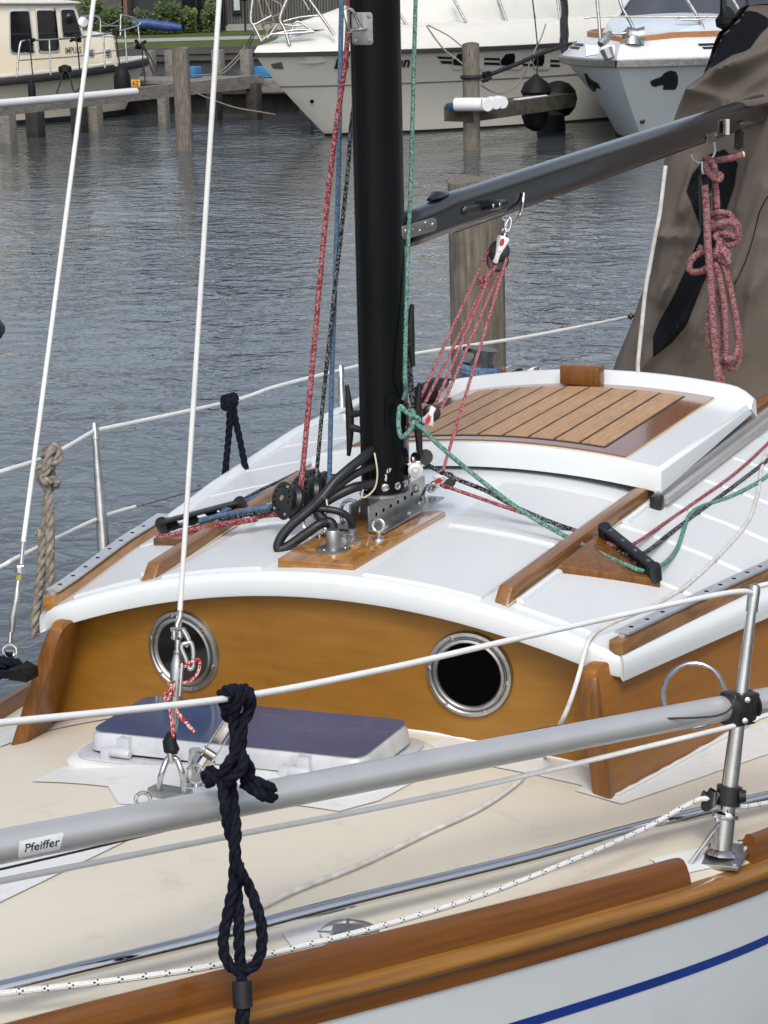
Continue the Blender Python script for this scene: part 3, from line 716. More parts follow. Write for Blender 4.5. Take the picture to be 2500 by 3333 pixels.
# gooseneck plate
q = [bface(*a4(x, y)) for x, y in ((222, 490), (430, 432), (452, 440), (455, 500), (440, 520), (232, 580), (222, 560))]
pl = build(G().prism(q, (0, -.0025, 0)), 'gooseneck_plate', steeld, BO, bevel=.0006)
for x, y in ((385, 468), (433, 478), (300, 518), (348, 522), (250, 522)):
    build(G().lathe(bface(*a4(x, y), .0025), (0, -1, 0), [(.0055, 0), (.005, .002), (.002, .003)], 12), 'rivet', steel, pl)
g = G(); g.cyl(B0-bd*.045, B0+bd*.01, .012, 14); g.box(B0-bd*.04, (.03, .03, .07)); build(g, 'gooseneck', plast, BO)
# slot and hood on the boom top, small cleat, hook, sheave box, tab
g = G(); c = B0+bd*.20+bz*.050; g.tube([c-bd*.05, c-bd*.02+bz*.006, c+bd*.03+bz*.005, c+bd*.06-bz*.002], [.006, .014, .014, .006], 12, sq=(.8, 1.3), ref=bz); build(g, 'sheave_hood', boomg, BO)
g = G(); g.tube([bface(*a4(630, 392), -.002), bface(*a4(650, 385), .003), bface(*a4(745, 372), .003), bface(*a4(765, 368), -.002)], [.004, .011, .012, .006], 10, sq=(1, .5), ref=(0, 0, 1)); build(g, 'rope_slot', plast, BO)
g = G(); g.tube([bface(*a4(748, 365), .002), bface(*a4(790, 352), .012), bface(*a4(880, 343), .014), bface(*a4(930, 332), .012), bface(*a4(948, 332), .006)], [.010, .014, .013, .010, .004], 12, sq=(1, .6), ref=(0, 0, 1)); cc = build(g, 'boom_cleat', blackp, BO)
for x, y in ((842, 352), (886, 345)): build(G().lathe(bface(*a4(x, y), .022), (0, -1, 0), [(.006, 0), (.005, .002), (.002, .003)], 12), 'screw', steel, cc)
hk = [bface(*a4(x, y), o) for x, y, o in ((1045, 268, .004), (1040, 330, .006), (1030, 390, .010), (1012, 430, .006), (985, 460, -.02), (945, 462, -.045), (910, 440, -.062), (905, 415, -.064))]
g = G(); g.tube(spline(hk, 6), .0055, 10, sq=(1, .7)); build(g, 'vang_hook', steel, BO)
q = [bface(*c3(x, y)) for x, y in ((1100, 1208), (1195, 1185), (1205, 1270), (1110, 1292))]
tb = build(G().prism(q, (0, -.003, 0)), 'boom_tab', steel, BO, bevel=.0006)
q = [bface(*c3(x, y)) for x, y in ((1250, 1085), (1345, 1075), (1380, 1120), (1380, 1165), (1320, 1205), (1255, 1205))]
sb = build(G().prism(q, (0, -.006, 0)), 'sheave_box', plast, BO, bevel=.001)
p = bface(*c3(1290, 1142), .008); build(G().tube([p+bz*.026, p-bz*.026], .009, 14), 'sheave', mat('white_sheave', (.6, .6, .56), .4), sb)
q = [bface(*c3(x, y), .006) for x, y in ((1252, 1088), (1272, 1086), (1272, 1204), (1256, 1204))]; build(G().prism(q, (0, -.004, 0)), 'sheave_cheek', steel, sb)
g = G(); g.tube([bface(*c3(1400, 1115), .004), bface(*c3(1440, 1108), .010), bface(*c3(1480, 1100), .010), bface(*c3(1512, 1104), .004)], [.003, .008, .007, .004], 10); build(g, 'outhaul_pin', steel, BO)
q = bface(*c3(1390, 1310), -.02); g = G(); g.box(q+V((.01, 0, .02)), (.05, .02, .06)); g.torus(q, (0, 1, 0), .012, .005, 20, 8); build(g, 'boom_bracket', plast, BO, bevel=.0)
# ================================================================== deck gear of the yacht
# foredeck hatch
def zl(x, y): return .968-.042*y
def rounded(P, r, n=6):
    out = []; m = len(P)
    for i in range(m):
        a, b, c = P[i-1], P[i], P[(i+1) % m]; u = (a-b).normalized(); w_ = (c-b).normalized()
        p, q = b+u*r, b+w_*r
        for k in range(n+1):
            t = k/n; out.append(p*(1-t)**2+b*2*t*(1-t)+q*t*t)
    return out
def grow(P, d):
    c = sum(P, V((0, 0, 0)))/len(P); 
    o = []
    for p in P:
        e = V((p.x-c.x, p.y-c.y, 0)); o.append(V((p.x+math.copysign(d, e.x), p.y+math.copysign(d, e.y), p.z)))
    return o
q = [ON(zl, *p) for p in ((300, 2378), (1150, 2462), (1358, 2340), (470, 2282))]
HX0 = (q[0].x+q[1].x)/2; HX1 = (q[2].x+q[3].x)/2; yl, yr = q[0].y*.5+q[3].y*.5, q[1].y*.5+q[2].y*.5
q = [V((HX0, yl, 0)), V((HX0, yr, 0)), V((HX1, yr, 0)), V((HX1, yl, 0))]
q = [V((p.x, p.y, zl(p.x, p.y))) for p in q]
def ringz(P, dz, r): return [V((p.x, p.y, p.z+dz)) for p in rounded(P, r)]
DH = None
g = G(); g.rows([ringz(grow(q, .070), -.11, .08), ringz(grow(q, .066), -.066, .08), ringz(grow(q, .058), -.058, .08), ringz(grow(q, .0), -.056, .05)], closed=True, cap=True)
DH = build(g, 'deck_hatch', coam, YB, smooth=40, label='silver framed deck hatch with blue smoked lid, in front of the cabin')
g = G(); g.rows([ringz(grow(q, .042), -.0565, .06), ringz(grow(q, .042), -.050, .06), ringz(grow(q, .0), -.049, .05)], closed=True, cap=True); build(g, 'hatch_base', silver, DH)
g = G(); g.rows([ringz(grow(q, .016), -.042, .045), ringz(grow(q, .013), -.012, .045), ringz(grow(q, .006), -.002, .042), ringz(grow(q, -.002), .001, .04), ringz(grow(q, -.007), 0, .036)], closed=True, cap=True)
build(g, 'lid_frame', silver, DH, smooth=50)
g = G(); g.rows([ringz(grow(q, -.005), .0005, .036), ringz(grow(q, -.007), .0022, .036)], closed=True, cap=True); build(g, 'lid_pane', bglass, DH)
for a, b in ((b2(690, 1015)), (b3(320, 1110))):
    c = ON(lambda x, y: zl(x, y)-.03, a, b); c.x = HX0-.022
    g = G(); g.box(c+V((.006, -.01, .012)), (.022, .030, .030)).cyl(c+V((-.004, -.028, -.006)), c+V((-.004, .022, -.006)), .011, 14).box(c+V((-.004, .032, -.016)), (.022, .022, .036))
    build(g, 'lid_hinge', silver, DH, bevel=.002)
# black gasket line
g = G(); g.rows([ringz(grow(q, .008), -.0495, .04), ringz(grow(q, .008), -.040, .04)], closed=True); build(g, 'gasket', rubber, DH)
# flush vent / dorade plate by the rail
c = deck(*b6(600, 830)); g = G(); g.lathe(c+V((0, 0, .001)), (0, 0, 1), [(.062, 0), (.060, .006), (.045, .009), (.042, .006), (.02, .006), (.018, .010), (.001, .010)], 40)
sv = build(g, 'deck_filler_cap', steeld, YB, label='round worn metal deck plate beside the toe rail')
for a in (20, 110, 200, 290): build(G().bar(c+V((.02*math.cos(rad(a)), .02*math.sin(rad(a)), .0095)), c+V((.055*math.cos(rad(a)), .055*math.sin(rad(a)), .0095)), .006, .002), 'cap_rib', steeld, sv)
# stanchions -------------------------------------------------------
Nb = deck(2345, 2800); Nt = T(2457, 1905, dep(Nb)-.02); nd = (Nt-Nb).normalized()
ST = None
g = G(); g.tube([Nb+nd*.0, Nb+nd*.10, Nb+nd*.18, Nb+nd*.30, Nt-nd*.03], [.0175, .0175, .0172, .0150, .0092], 20)
ST = build(g, 'stanchion', steel, YB, label='steel stanchion on the near side holding the silver pole')
g = G(); g.tube([Nt-nd*.055, Nt-nd*.01, Nt, Nt+nd*.004], [.0125, .0125, .0105, .004], 18); build(g, 'stanchion_cap', steel, ST)
g = G(); g.lathe(Nb+V((0, 0, .012)), nd, [(.034, 0), (.030, .006), (.022, .012), (.021, .075), (.027, .078), (.027, .086), (.020, .090)], 28); build(g, 'stanchion_socket', steel, ST)
pb = [deck(*b7(x, y), .012) for x, y in ((1110, 640), (1180, 600), (1370, 590), (1540, 680), (1335, 765))]
pb = [V((Nb.x-.065, Nb.y+.06, Nb.z+.012)), V((Nb.x+.065, Nb.y+.035, Nb.z+.012)), V((Nb.x+.075, Nb.y-.045, Nb.z+.012)), V((Nb.x-.045, Nb.y-.050, Nb.z+.012))]
g = G(); g.prism(pb, (0, 0, -.010)); build(g, 'stanchion_foot', steeld, ST, bevel=.0015)
for p in pb: build(G().lathe(p*.78+V((Nb.x, Nb.y, Nb.z+.012))*.22, (0, 0, 1), [(.008, 0), (.007, .004), (.002, .005)], 8), 'foot_bolt', steeld, ST)
st2 = Nb+V((-.085, .045, .010)); g = G(); g.tube([st2, Nb+nd*.085+V((-.02, .006, 0)), Nb+nd*.088], [.0045, .0045, .0045], 10); build(g, 'stanchion_brace', steel, ST)
g = G(); tt = T(*b4(1465, 950), dep(Nb)); g.torus(tt, nd.cross(ray(2400, 2350)).normalized().cross(nd), .009, .003, 16, 6); build(g, 'eyelet', rubber, ST)
def stanchion(base, top, r0, r1, lab):
    d = (top-base).normalized(); o = build(G().tube([base, base+d*.1, top-d*.04], [r0, r0, r1], 18), 'stanchion', steeld, YB, label=lab)
    build(G().tube([top-d*.045, top-d*.008, top, top+d*.004], [r1*1.35, r1*1.35, r1*1.1, .003], 16), 'stanchion_cap', steel, o); 
    build(G().lathe(base, d, [(.03, -.01), (.028, .004), (.018, .008), (.018, .05)], 20), 'stanchion_socket', steel, o); return o
F1t = T(307, 1378, 5.95); F1b = V((F1t.x-.03, F1t.y-.05, zdeck(F1t.x, F1t.y)+.01)); 
F1b = T(343, 1860, 5.93)
stanchion(F1b, F1t, .0165, .0085, 'far side stanchion nearest the bow, left of the babystay')
F2t = T(1108, 1190, 7.2); F2b = T(1120, 1480, 7.15); stanchion(F2b, F2t, .016, .0085, 'far side stanchion just left of the mast')
# lifelines
def line(name, pts, r, m, lab=None, cat=None, group=None, parent=None, n=8, closed=False, seg=10, laid=False, kind=None):
    P = spline(pts, seg, closed)
    g = G(); g.laid(P, r) if laid else g.tube(P, r, n, closed=closed)
    return build(g, name, m, parent, label=lab, cat=cat, group=group, smooth=60)
dN = dep(Nb)
line('lifeline', [T(-200, 2380, 3.0), T(0, 2353, 3.10), T(743, 2273, 3.42), T(1250, 2178, 3.68), T(1700, 2075, 3.93), T(2354, 1932, 4.32), Nt-nd*.022], .0058, wire, 'upper white coated lifeline on the near side, left of the stanchion', 'lifeline', parent=None)
line('lifeline', [Nt-nd*.022, T(2500, 1901, dN+.04), T(2900, 1860, dN+.3)], .0058, wire, 'upper white lifeline running off the right edge past the near stanchion', 'lifeline')
line('lifeline', [T(-200, 2905, 3.15), T(0, 2868, 3.28), T(740, 2723, 3.62), T(1250, 2625, 3.84), T(1700, 2527, 4.04), T(2387, 2363, 4.38)], .0056, wire, 'lower white lifeline crossing below the silver pole', 'lifeline')
line('lifeline', [T(2387, 2363, 4.38), T(2452, 2345, 4.41), T(2520, 2322, 4.46), T(2900, 2230, 4.8)], .0056, wire, 'lower white lifeline at the right edge, beyond the near stanchion', 'lifeline')
line('thin_wire', [T(-200, 2872, 3.2), T(0, 2830, 3.3), T(600, 2690, 3.58), T(960, 2610, 3.75), T(1500, 2440, 3.98), T(1750, 2375, 4.12), T(2000, 2343, 4.2), T(2330, 2330, 4.28), T(2395, 2270, 4.31)], .0022, mat('dark_thin_wire', (.06, .06, .065), .45, .5), 'thin dark trip wire running along under the silver pole', 'wire', seg=8)
line('lifeline', [T(-200, 1600, 5.2), T(0, 1536, 5.35), T(163, 1482, 5.6), F1t-V((0, 0, .02))], .0060, wire, 'upper far side lifeline left of the first far stanchion', 'lifeline')
line('lifeline', [F1t-V((0, 0, .02)), T(743, 1308, 6.6), T(900, 1257, 6.85), F2t-V((0, 0, .015))], .0060, wire, 'upper far side lifeline between the two far stanchions', 'lifeline')
line('lifeline', [F2t-V((0, 0, .015)), T(1350, 1151, 7.6), T(1700, 1098, 8.15), T(2040, 1033, 8.7)], .0062, wire, 'upper far side lifeline behind the red tackle, ending at the brown cover', 'lifeline')
line('lifeline', [T(-200, 1925, 5.2), T(0, 1845, 5.38), T(60, 1813, 5.45), T(315, 1690, 5.94), T(439, 1650, 6.15)], .0060, wire, 'lower far side lifeline with white cover, left part', 'lifeline')
line('lifeline', [T(439, 1650, 6.15), T(620, 1600, 6.45), T(900, 1517, 6.85), T(1112, 1445, 7.2)], .0026, wirem, 'bare thin wire of the lower far side lifeline', 'lifeline')
g = G(); g.tube([T(2040, 1033, 8.7), T(2066, 1028, 8.75)], .007, 8); g.tube([T(2050, 1030, 8.7), T(2056, 1030, 8.7)], .014, 8); build(g, 'lifeline_end', plast, None, 'black end fitting of the far lifeline at the brown cover edge', 'fitting')
# ------------------------------------------------------------------ silver pole
P0, P1 = T(-250, 2804, 3.13), T(2414, 2294, dN+.02); pd = (P1-P0).normalized(); P2 = P1+pd*1.3
g = G(); g.tube([P0, P1, P2], .0262, 40); PO = build(g, 'spinnaker_pole', alu, None, 'thick silver aluminium pole clipped along the near lifelines', 'pole')
# sticker with lettering
S0 = b5(98, 345); c = T(*b5(225, 335), 3.22)
ro = ray(*b5(225, 335)); nrm = (-(ro-pd*ro.dot(pd))).normalized(); 
def on_pole(a, b, off=.0006):
    r = ray(a, b); # closest to axis
    w0 = CAM-P0; A = r.cross(pd); Bv = w0.cross(pd); aa = A.dot(A); bb = 2*A.dot(Bv); cc = Bv.dot(Bv)-(.0262+off)**2
    ds = bb*bb-4*aa*cc
    t = (-bb-math.sqrt(max(0, ds)))/2/aa; return CAM+r*t
poly = [b5(105, 312), b5(336, 264), b5(343, 272), b5(325, 348), b5(318, 358), b5(104, 402), b5(98, 395)]
g = G(); bm = bmesh.new(); vs = [bm.verts.new((a, b, 0)) for a, b in poly]; bm.faces.new(vs); bmesh.ops.triangulate(bm, faces=bm.faces); bmesh.ops.subdivide_edges(bm, edges=bm.edges, cuts=5, use_grid_fill=True); bm.verts.ensure_lookup_table()
g.add([on_pole(v.co.x, v.co.y) for v in bm.verts]); [g.face([v.index for v in f.verts]) for f in bm.faces]; bm.free()
build(g, 'sticker', mat('pale_sticker', (.70, .71, .72), .3, var=.05, vscale=40, dirt=(.4, .4, .4, .5), dscale=60), PO, smooth=60)
vs, fs = textmesh('Pfeiffer', 1, .012); wmax = max(v.x for v in vs); g = G(); k = 0
o0, o1, u0 = b5(130, 372), b5(322, 334), b5(-8+130, 320)
for v in vs:
    t = v.x/wmax; a = o0[0]+(o1[0]-o0[0])*t+(u0[0]-o0[0])*-v.y*0+(-4)*v.y*-1; b = o0[1]+(o1[1]-o0[1])*t-38*v.y; g.v.append(on_pole(a, b, .0011))
for f in fs: g.face(f)
build(g, 'lettering', mat('navy_print', (.01, .012, .04), .5), PO, smooth=0)
# clamp on the stanchion + hoop
cc = T(*b4(1480, 835), dN-.01); dx = R; g = G(); g.box(cc, (.062, .060, .066), (pd, pd.cross(nd).normalized(), nd)); CL = build(g, 'pole_clamp', plast, None, 'black plastic clamp holding the silver pole to the stanchion', 'clamp', bevel=.006)
for x, y in ((1535, 790), (1520, 915)): build(G().lathe(T(*b4(x, y), dN-.045), -D, [(.006, 0), (.006, .003), (.003, .004)], 12), 'clamp_screw', steel, CL)
for s in (-1, 1): g = G(); g.tube([cc+pd*s*.030, cc+pd*s*.036], .034, 24); build(g, 'clamp_collar', plast, CL)
hc = T(*b4(1215, 760), dN+.05); hr = 185*.5425*(dN)/F
pts = [T(b4(1215, 760)[0]+185*.5425*math.cos(a), b4(1215, 760)[1]+190*.5425*math.sin(a), dN+.06*math.sin(a)*-1) for a in [2*math.pi*i/48 for i in range(48)]]
build(G().tube(pts, .0052, 10, closed=True), 'steel_hoop', steel, None, 'polished steel ring hanging round the silver pole beside the clamp', 'ring')
# lower rope guide on the stanchion
g = G(); q0 = Nb+nd*.135; g.tube([q0-nd*.020, q0+nd*.020], .026, 20); g.tube([q0+R*-.025+U*.005, T(*b7(1300, 300), dN-.01), T(*b7(1330, 230), dN-.01)], [.017, .020, .010], 12); g.tube([T(*b7(1262, 250), dN), T(*b7(1290, 262), dN)], [.010, .009], 10)
g.tube([q0+R*.02-D*.01, q0+R*.034-D*.012], [.016, .012], 12)
RG = build(g, 'rope_guide', plast, None, 'black plastic rope guide clamped low on the near stanchion', 'rope guide', smooth=50)
build(G().lathe(T(*b7(1422, 386), dN-.045), -D, [(.009, 0), (.008, .003), (.004, .004)], 14), 'screw', steel, RG)
line('furling_line', [deck(a, b, h) for a, b, h in ((-200, 3255, .05), (0, 3234, .05), (410, 3186, .055), (723, 3138, .055), (1071, 3058, .055), (1315, 2993, .06), (1600, 2903, .07), (1871, 2797, .085))]+[T(2088, 2702, dN-.14), T(2251, 2613, dN-.03), T(2311, 2601, dN-.01), T(2403, 2626, dN+.04), T(2500, 2613, dN+.12), T(2800, 2560, dN+.4)], .0056, whiter, 'white line with black flecks along the near toe rail', 'rope', n=12)
line('boathook_tube', [deck(a, b, .052) for a, b in ((-200, 3262), (0, 3216), (723, 3042), (1100, 2944), (1700, 2797), (2088, 2692), (2500, 2592), (2900, 2500))], .0125, mat('chrome_tube', (.72, .73, .74), .07, 1., var=.03), 'polished chrome tube lying along the side deck', 'tube', n=28)
line('thin_wire', [T(*b7(1480, 528), dN+.03), T(*b7(1560, 515), dN+.10), T(*b7(1659, 485), dN+.2), T(2700, 2690, dN+.5)], .0022, wirem, 'thin wire from the near stanchion foot to the right edge', 'wire')
WC = [roof(a, b, .008) for a, b in ((2640, 1340), (2500, 1468), (2465, 1613), (2428, 1707), (2334, 1815), (2240, 1902), (2213, 1922), (2115, 1977), (1980, 2034), (1925, 2072))]
WC += [T(1904, 2120, dep(WC[-1])-.05), T(1887, 2186, dep(WC[-1])-.08), T(1860, 2273, dep(WC[-1])-.12), T(1828, 2349, dep(WC[-1])-.16)]
WC += [deck(a, b, .007) for a, b in ((1768, 2463), (1681, 2550), (1559, 2633), (1397, 2708), (1180, 2812), (963, 2898), (854, 2950), (723, 3002), (600, 3052), (470, 3100))]
line('cord', WC, .0052, cordw, 'dirty white cord trailing over the cabin roof corner and across the deck', 'rope')
# ------------------------------------------------------------------ left shroud, babystay
sh0 = T(309, -30, 5.28); sh1 = T(76, 1764, 5.12)
line('shroud', [T(345, -300, 5.3), sh0, T(192, 880, 5.2), sh1], .0060, wire, 'white covered shroud wire at the far left', 'shroud', seg=6)
TB = empty('turnbuckle', T(33, 2130, 5.08), 'steel turnbuckle of the left shroud with yellow tape', 'turnbuckle')
g = G(); g.tube([sh1, T(68, 1850, 5.12), T(60, 1900, 5.11)], [.006, .004, .004], 10); build(g, 'swage', steel, TB)
g = G(); g.tube([T(*a7(120, 1190), 5.11), T(*a7(122, 1225), 5.11)], [.014, .014], 10); g.tube([T(*a7(105, 1190), 5.11), T(*a7(145, 1185), 5.11)], .006, 8); build(g, 'toggle', steeld, TB)
g = G(); g.tube([T(*a7(118, 1240), 5.11), T(*a7(112, 1270), 5.11)], .007, 10); build(g, 'tape', mat('yellow_tape', (.35, .33, .06), .5), TB)
g = G(); g.tube([T(*a7(110, 1270), 5.11), T(*b2(100, 90), 5.10), T(*b2(78, 200), 5.10), T(*b2(72, 290), 5.10)], [.005, .0085, .0085, .006], 12); build(g, 'barrel', steeld, TB)
g = G(); g.tube([T(*b2(66, 290), 5.09), T(*b2(60, 370), 5.09)], .005, 8); g.torus(T(*b2(60, 405), 5.08), D, .016, .004, 18, 8); g.box(T(*b2(60, 440), 5.08), (.01, .02, .03)); build(g, 'lower_fork', steel, TB)
bs0 = PY(716, -40, .02); bfoot = deck(*b8(440, 1560), .11); bs1 = T(*b8(505, 300), dep(bfoot)+.05)
line('babystay', [T(735, -400, dep(bs0)+.1), bs0, T(*b8(530, 0), dep(bfoot)+.10), bs1], .0056, wire, 'white covered inner stay coming down to the foredeck', 'stay', seg=6)
bdp = dep(bfoot)
TB2 = empty('turnbuckle', deck(548, 2590), 'steel turnbuckle of the inner stay above the foredeck', 'turnbuckle')
g = G(); g.tube([T(*b8(520, 240), bdp+.05), T(*b8(515, 300), bdp+.05), T(*b8(488, 370), bdp+.04), T(*b8(486, 430), bdp+.04)], [.0062, .006, .005, .005], 12); build(g, 'stay_rod', steel, TB2)
g = G(); 
for x in (462, 512): g.tube([T(*b8(x, 400), bdp+.04), T(*b8(x+1, 480), bdp+.04)], .006, 10)
g.tube([T(*b8(488, 480), bdp+.04), T(*b8(490, 505), bdp+.04)], [.014, .008], 12); g.tube([T(*b8(435, 410), bdp+.04), T(*b8(560, 410), bdp+.03)], .0045, 10); build(g, 'fork', steel, TB2)
g = G(); g.tube([T(*b8(x, y), bdp+.03) for x, y in ((495, 505), (494, 600), (494, 602), (494, 632), (492, 640), (488, 720), (484, 800), (478, 1000), (470, 1110), (470, 1240), (466, 1290), (463, 1330))], [.0062, .0062, .009, .009, .0085, .0125, .0135, .013, .0112, .009, .0065, .0065], 16); build(g, 'barrel', steel, TB2)
g = G(); g.tube([T(*b8(535, 715), bdp+.02), T(*b8(512, 1010), bdp+.02)], .0036, 8); build(g, 'locking_pin', steel, TB2)
g = G(); g.tube([T(*b8(540, 410), bdp+.02), T(*b8(585, 490), bdp+.02), T(*b8(600, 530), bdp+.02), T(*b8(580, 555), bdp+.02), T(*b8(545, 530), bdp+.02)], .0055, 10); build(g, 'shackle', steel, TB2)
pts = [T(*b8(x, y), bdp+.015) for x, y in ((575, 535), (540, 545), (530, 590), (555, 650), (580, 720), (600, 765), (632, 750), (635, 700), (632, 600), (610, 530))]
line('snap_hook', pts, .0048, steel, 'steel snap hook hanging beside the inner stay turnbuckle', 'snap hook', closed=True)
line('red_lashing', [T(*b8(x, y), bdp+d) for x, y, d in ((550, 750, .0), (600, 715, -.0), (660, 685, .0), (690, 695, .0), (685, 770, .0), (640, 850, .0), (560, 890, .0), (480, 900, .05), (410, 890, .0), (440, 930, -.02), (380, 1000, .0), (400, 1050, -.02), (440, 960, -.02), (370, 1040, .02), (415, 1110, 0), (430, 1180, 0), (450, 1330, -.01), (455, 1490, -.01))], .0032, redcord, 'red and white lashing cord wound on the inner stay turnbuckle', 'cord', n=8)
line('red_lashing', [T(*b8(x, y), bdp) for x, y in ((470, 1100), (510, 1180), (570, 1250), (642, 1335))], .0040, redcord, 'loose end of red and white cord pointing at the blue hatch', 'cord', n=8)
g = G(); rows = [T(*b8(440, 1340), bdp), T(*b8(420, 1420), bdp), T(*b8(440, 1500), bdp), T(*b8(440, 1530), bdp)]; g.tube(rows, [.012, .020, .023, .016], 14, sq=(1, .7)); build(g, 'rubber_boot', rubber, TB2)
g = G(); g.tube([T(*b8(430, 1470), bdp-.01), T(*b8(430, 1540), bdp-.01), T(*b8(440, 1600), bdp-.01)], .007, 8); build(g, 'toggle', steeld, TB2)
# deck plate with its triangular bail
bp0 = deck(*b8(245, 1935), 0); bp1 = deck(*b8(600, 1925), 0)
lt, rt_ = deck(*b8(330, 1865), .012), deck(*b8(545, 1905), .012)
top = T(*b8(440, 1570), bdp)
BE = empty('chain_plate', deck(*b8(430, 1900)), 'steel deck plate with triangular bail under the inner stay', 'chain plate')
g = G(); g.tube(spline([lt, T(*b8(335, 1760), bdp), T(*b8(395, 1590), bdp), top, T(*b8(490, 1590), bdp), T(*b8(540, 1740), bdp), rt_], 8), .0062, 12); build(g, 'bail', steel, BE)
g = G(); md = (lt+rt_)/2; g.bar(lt+(lt-rt_)*.30+V((0, 0, .0)), rt_+(rt_-lt)*.22, .036, .022); build(g, 'plate', steeld, BE, bevel=.005)
g = G(); g.torus(deck(*b8(183, 1945), .02), D, .015, .0042, 24, 8); build(g, 'ring', steel, BE)
# standing block by the hatch
SB = empty('swivel_block', deck(*b8(670, 1820)), 'small steel swivel block standing in front of the blue hatch', 'block')
sdp = dep(deck(*b8(670, 1820), .03))
k0, k1 = T(*b8(755, 1560), sdp), T(*b8(885, 1360), sdp); kd = (k1-k0).normalized(); kn = kd.cross(-D).normalized(); kf = kd.cross(kn).normalized()
for s in (-1, 1):
    g = G(); pts = [k0+kn*(s*.013)+kd*(a)+(-D)*b for a, b in ((-.01, -.010), (-.01, .010), (.07, .018), (.115, .014), (.125, 0), (.115, -.014), (.07, -.018))]; g.prism(pts, kn*.003); build(g, 'cheek', steeld, SB, bevel=.0006)
g = G(); g.lathe(k1-kn*.009+kd*.01, kn, [(.030, 0), (.026, .006), (.026, .012), (.030, .018)], 28); build(g, 'sheave', mat('grey_sheave', (.45, .43, .38), .5, .2), SB)
g = G(); g.cyl(k0-kn*.016+kd*.01, k0+kn*.016+kd*.01, .008, 12); g.cyl(k0-kd*.02, k0+kd*.0, .022, 18); g.tube([k0-kd*.02, T(*b8(690, 1640), sdp), T(*b8(680, 1700), sdp)], [.017, .015, .010], 14); build(g, 'swivel', steel, SB)
build(G().torus(T(*b8(650, 1710), sdp-.02), D, .018, .0035, 20, 8), 'split_ring', steel, SB); g = G(); g.lathe(deck(*b8(665, 1812)), (0, 0, 1), [(.030, 0), (.028, .004), (.012, .006), (.010, .03), (.016, .05), (.013, .08)], 24); build(g, 'deck_eye', steel, SB)
# ------------------------------------------------------------------ navy loop on the near lifeline, thick laid rope
kp = 3.44
def KT(pts, d=0.): return [T(*b8(x, y), kp+dd+d) for x, y, dd in pts]
g = G()
RN = .0095
strands = [
 [(930, 1100, .02), (880, 1040, 0), (905, 975, -.02), (980, 960, -.035), (1000, 1020, -.03), (985, 1080, -.02), (930, 1120, -.01), (925, 1180, 0), (990, 1230, .0), (1040, 1330, 0)],
 [(960, 1090, .03), (940, 1000, .02), (975, 950, 0), (1040, 960, -.035), (1050, 1050, -.04), (1010, 1130, -.03), (1000, 1200, -.02), (1000, 1300, -.02), (1020, 1420, -.03), (1000, 1560, -.03), (960, 1680, -.03)],
 [(1060, 1100, .03), (1060, 1000, .02), (1070, 950, 0), (1120, 955, -.025), (1140, 1020, -.03), (1140, 1100, -.02), (1120, 1180, -.015), (1080, 1260, -.02), (1070, 1400, -.02), (1060, 1520, -.02), (1100, 1600, -.01), (1150, 1680, .0), (1120, 1760, .01)],
 [(1130, 1090, .02), (1140, 1030, .01), (1150, 1000, 0), (1145, 1120, .01), (1100, 1200, .01), (1010, 1250, .0)],
 [(1040, 1330, .0), (1050, 1450, .0), (1050, 1560, .01), (1020, 1680, .01), (960, 1780, .0)],
 [(770, 1790, -.0), (745, 1720, 0), (790, 1680, -.01), (850, 1720, -.01), (920, 1740, 0), (1000, 1700, .01)],
 [(780, 1800, .01), (800, 1740, -.02), (880, 1770, -.02), (950, 1790, 0)],
 [(1060, 1700, .0), (1160, 1760, -.01), (1240, 1800, -.015), (1320, 1830, -.01), (1350, 1880, -.01)],
 [(1080, 1790, .0), (1160, 1840, -.015), (1240, 1900, -.02), (1310, 1925, -.01), (1365, 1915, 0)],
 [(1100, 1740, .02), (1200, 1790, .01), (1290, 1850, .01), (1330, 1900, .01)],
 [(1060, 1440, -.02), (1000, 1560, -.04), (940, 1620, -.045), (900, 1720, -.03), (890, 1800, -.02)],
 [(990, 1450, .0), (1090, 1560, -.04), (1060, 1680, -.05), (960, 1760, -.045), (900, 1850, -.02)]]
for s in strands: g.laid(spline(KT(s), 6), RN, n=6)
def K5(pts): return [T(*b5(x, y), kp-.02+dd) for x, y, dd in pts]
g.laid(spline(K5([(1200, 0, -.01), (1215, 120, -.02), (1235, 250, -.01), (1270, 350, .0), (1265, 450, .01), (1262, 540, .0), (1240, 660, 0), (1215, 780, 0), (1205, 880, 0), (1225, 960, 0), (1275, 1010, 0), (1330, 1010, 0), (1390, 960, 0), (1415, 870, 0), (1410, 760, 0), (1380, 650, 0), (1345, 560, 0), (1300, 480, -.015), (1265, 380, -.02), (1275, 260, -.02), (1262, 120, .0), (1250, 0, .01)]), 8), RN, n=6)
g.laid(spline(K5([(1290, 430, .02), (1280, 560, .02), (1290, 700, .01), (1290, 850, .01), (1298, 960, .015), (1303, 1050, .0), (1308, 1130, 0)]), 8), RN*1.0, n=6)
g.laid(spline(K5([(1308, 1190, 0), (1310, 1240, 0), (1308, 1320, 0), (1300, 1420, 0)]), 8), RN*1.3, n=6)
NR = build(g, 'knotted_rope', navy, None, 'thick navy rope knotted on the near lifeline and hanging in a long loop', 'rope', smooth=60)
g = G(); g.tube(K5([(1306, 1060, -.0), (1308, 1130, -.0), (1312, 1205, -.0)]), .0165, 12); build(g, 'tape_wrap', tape, NR)
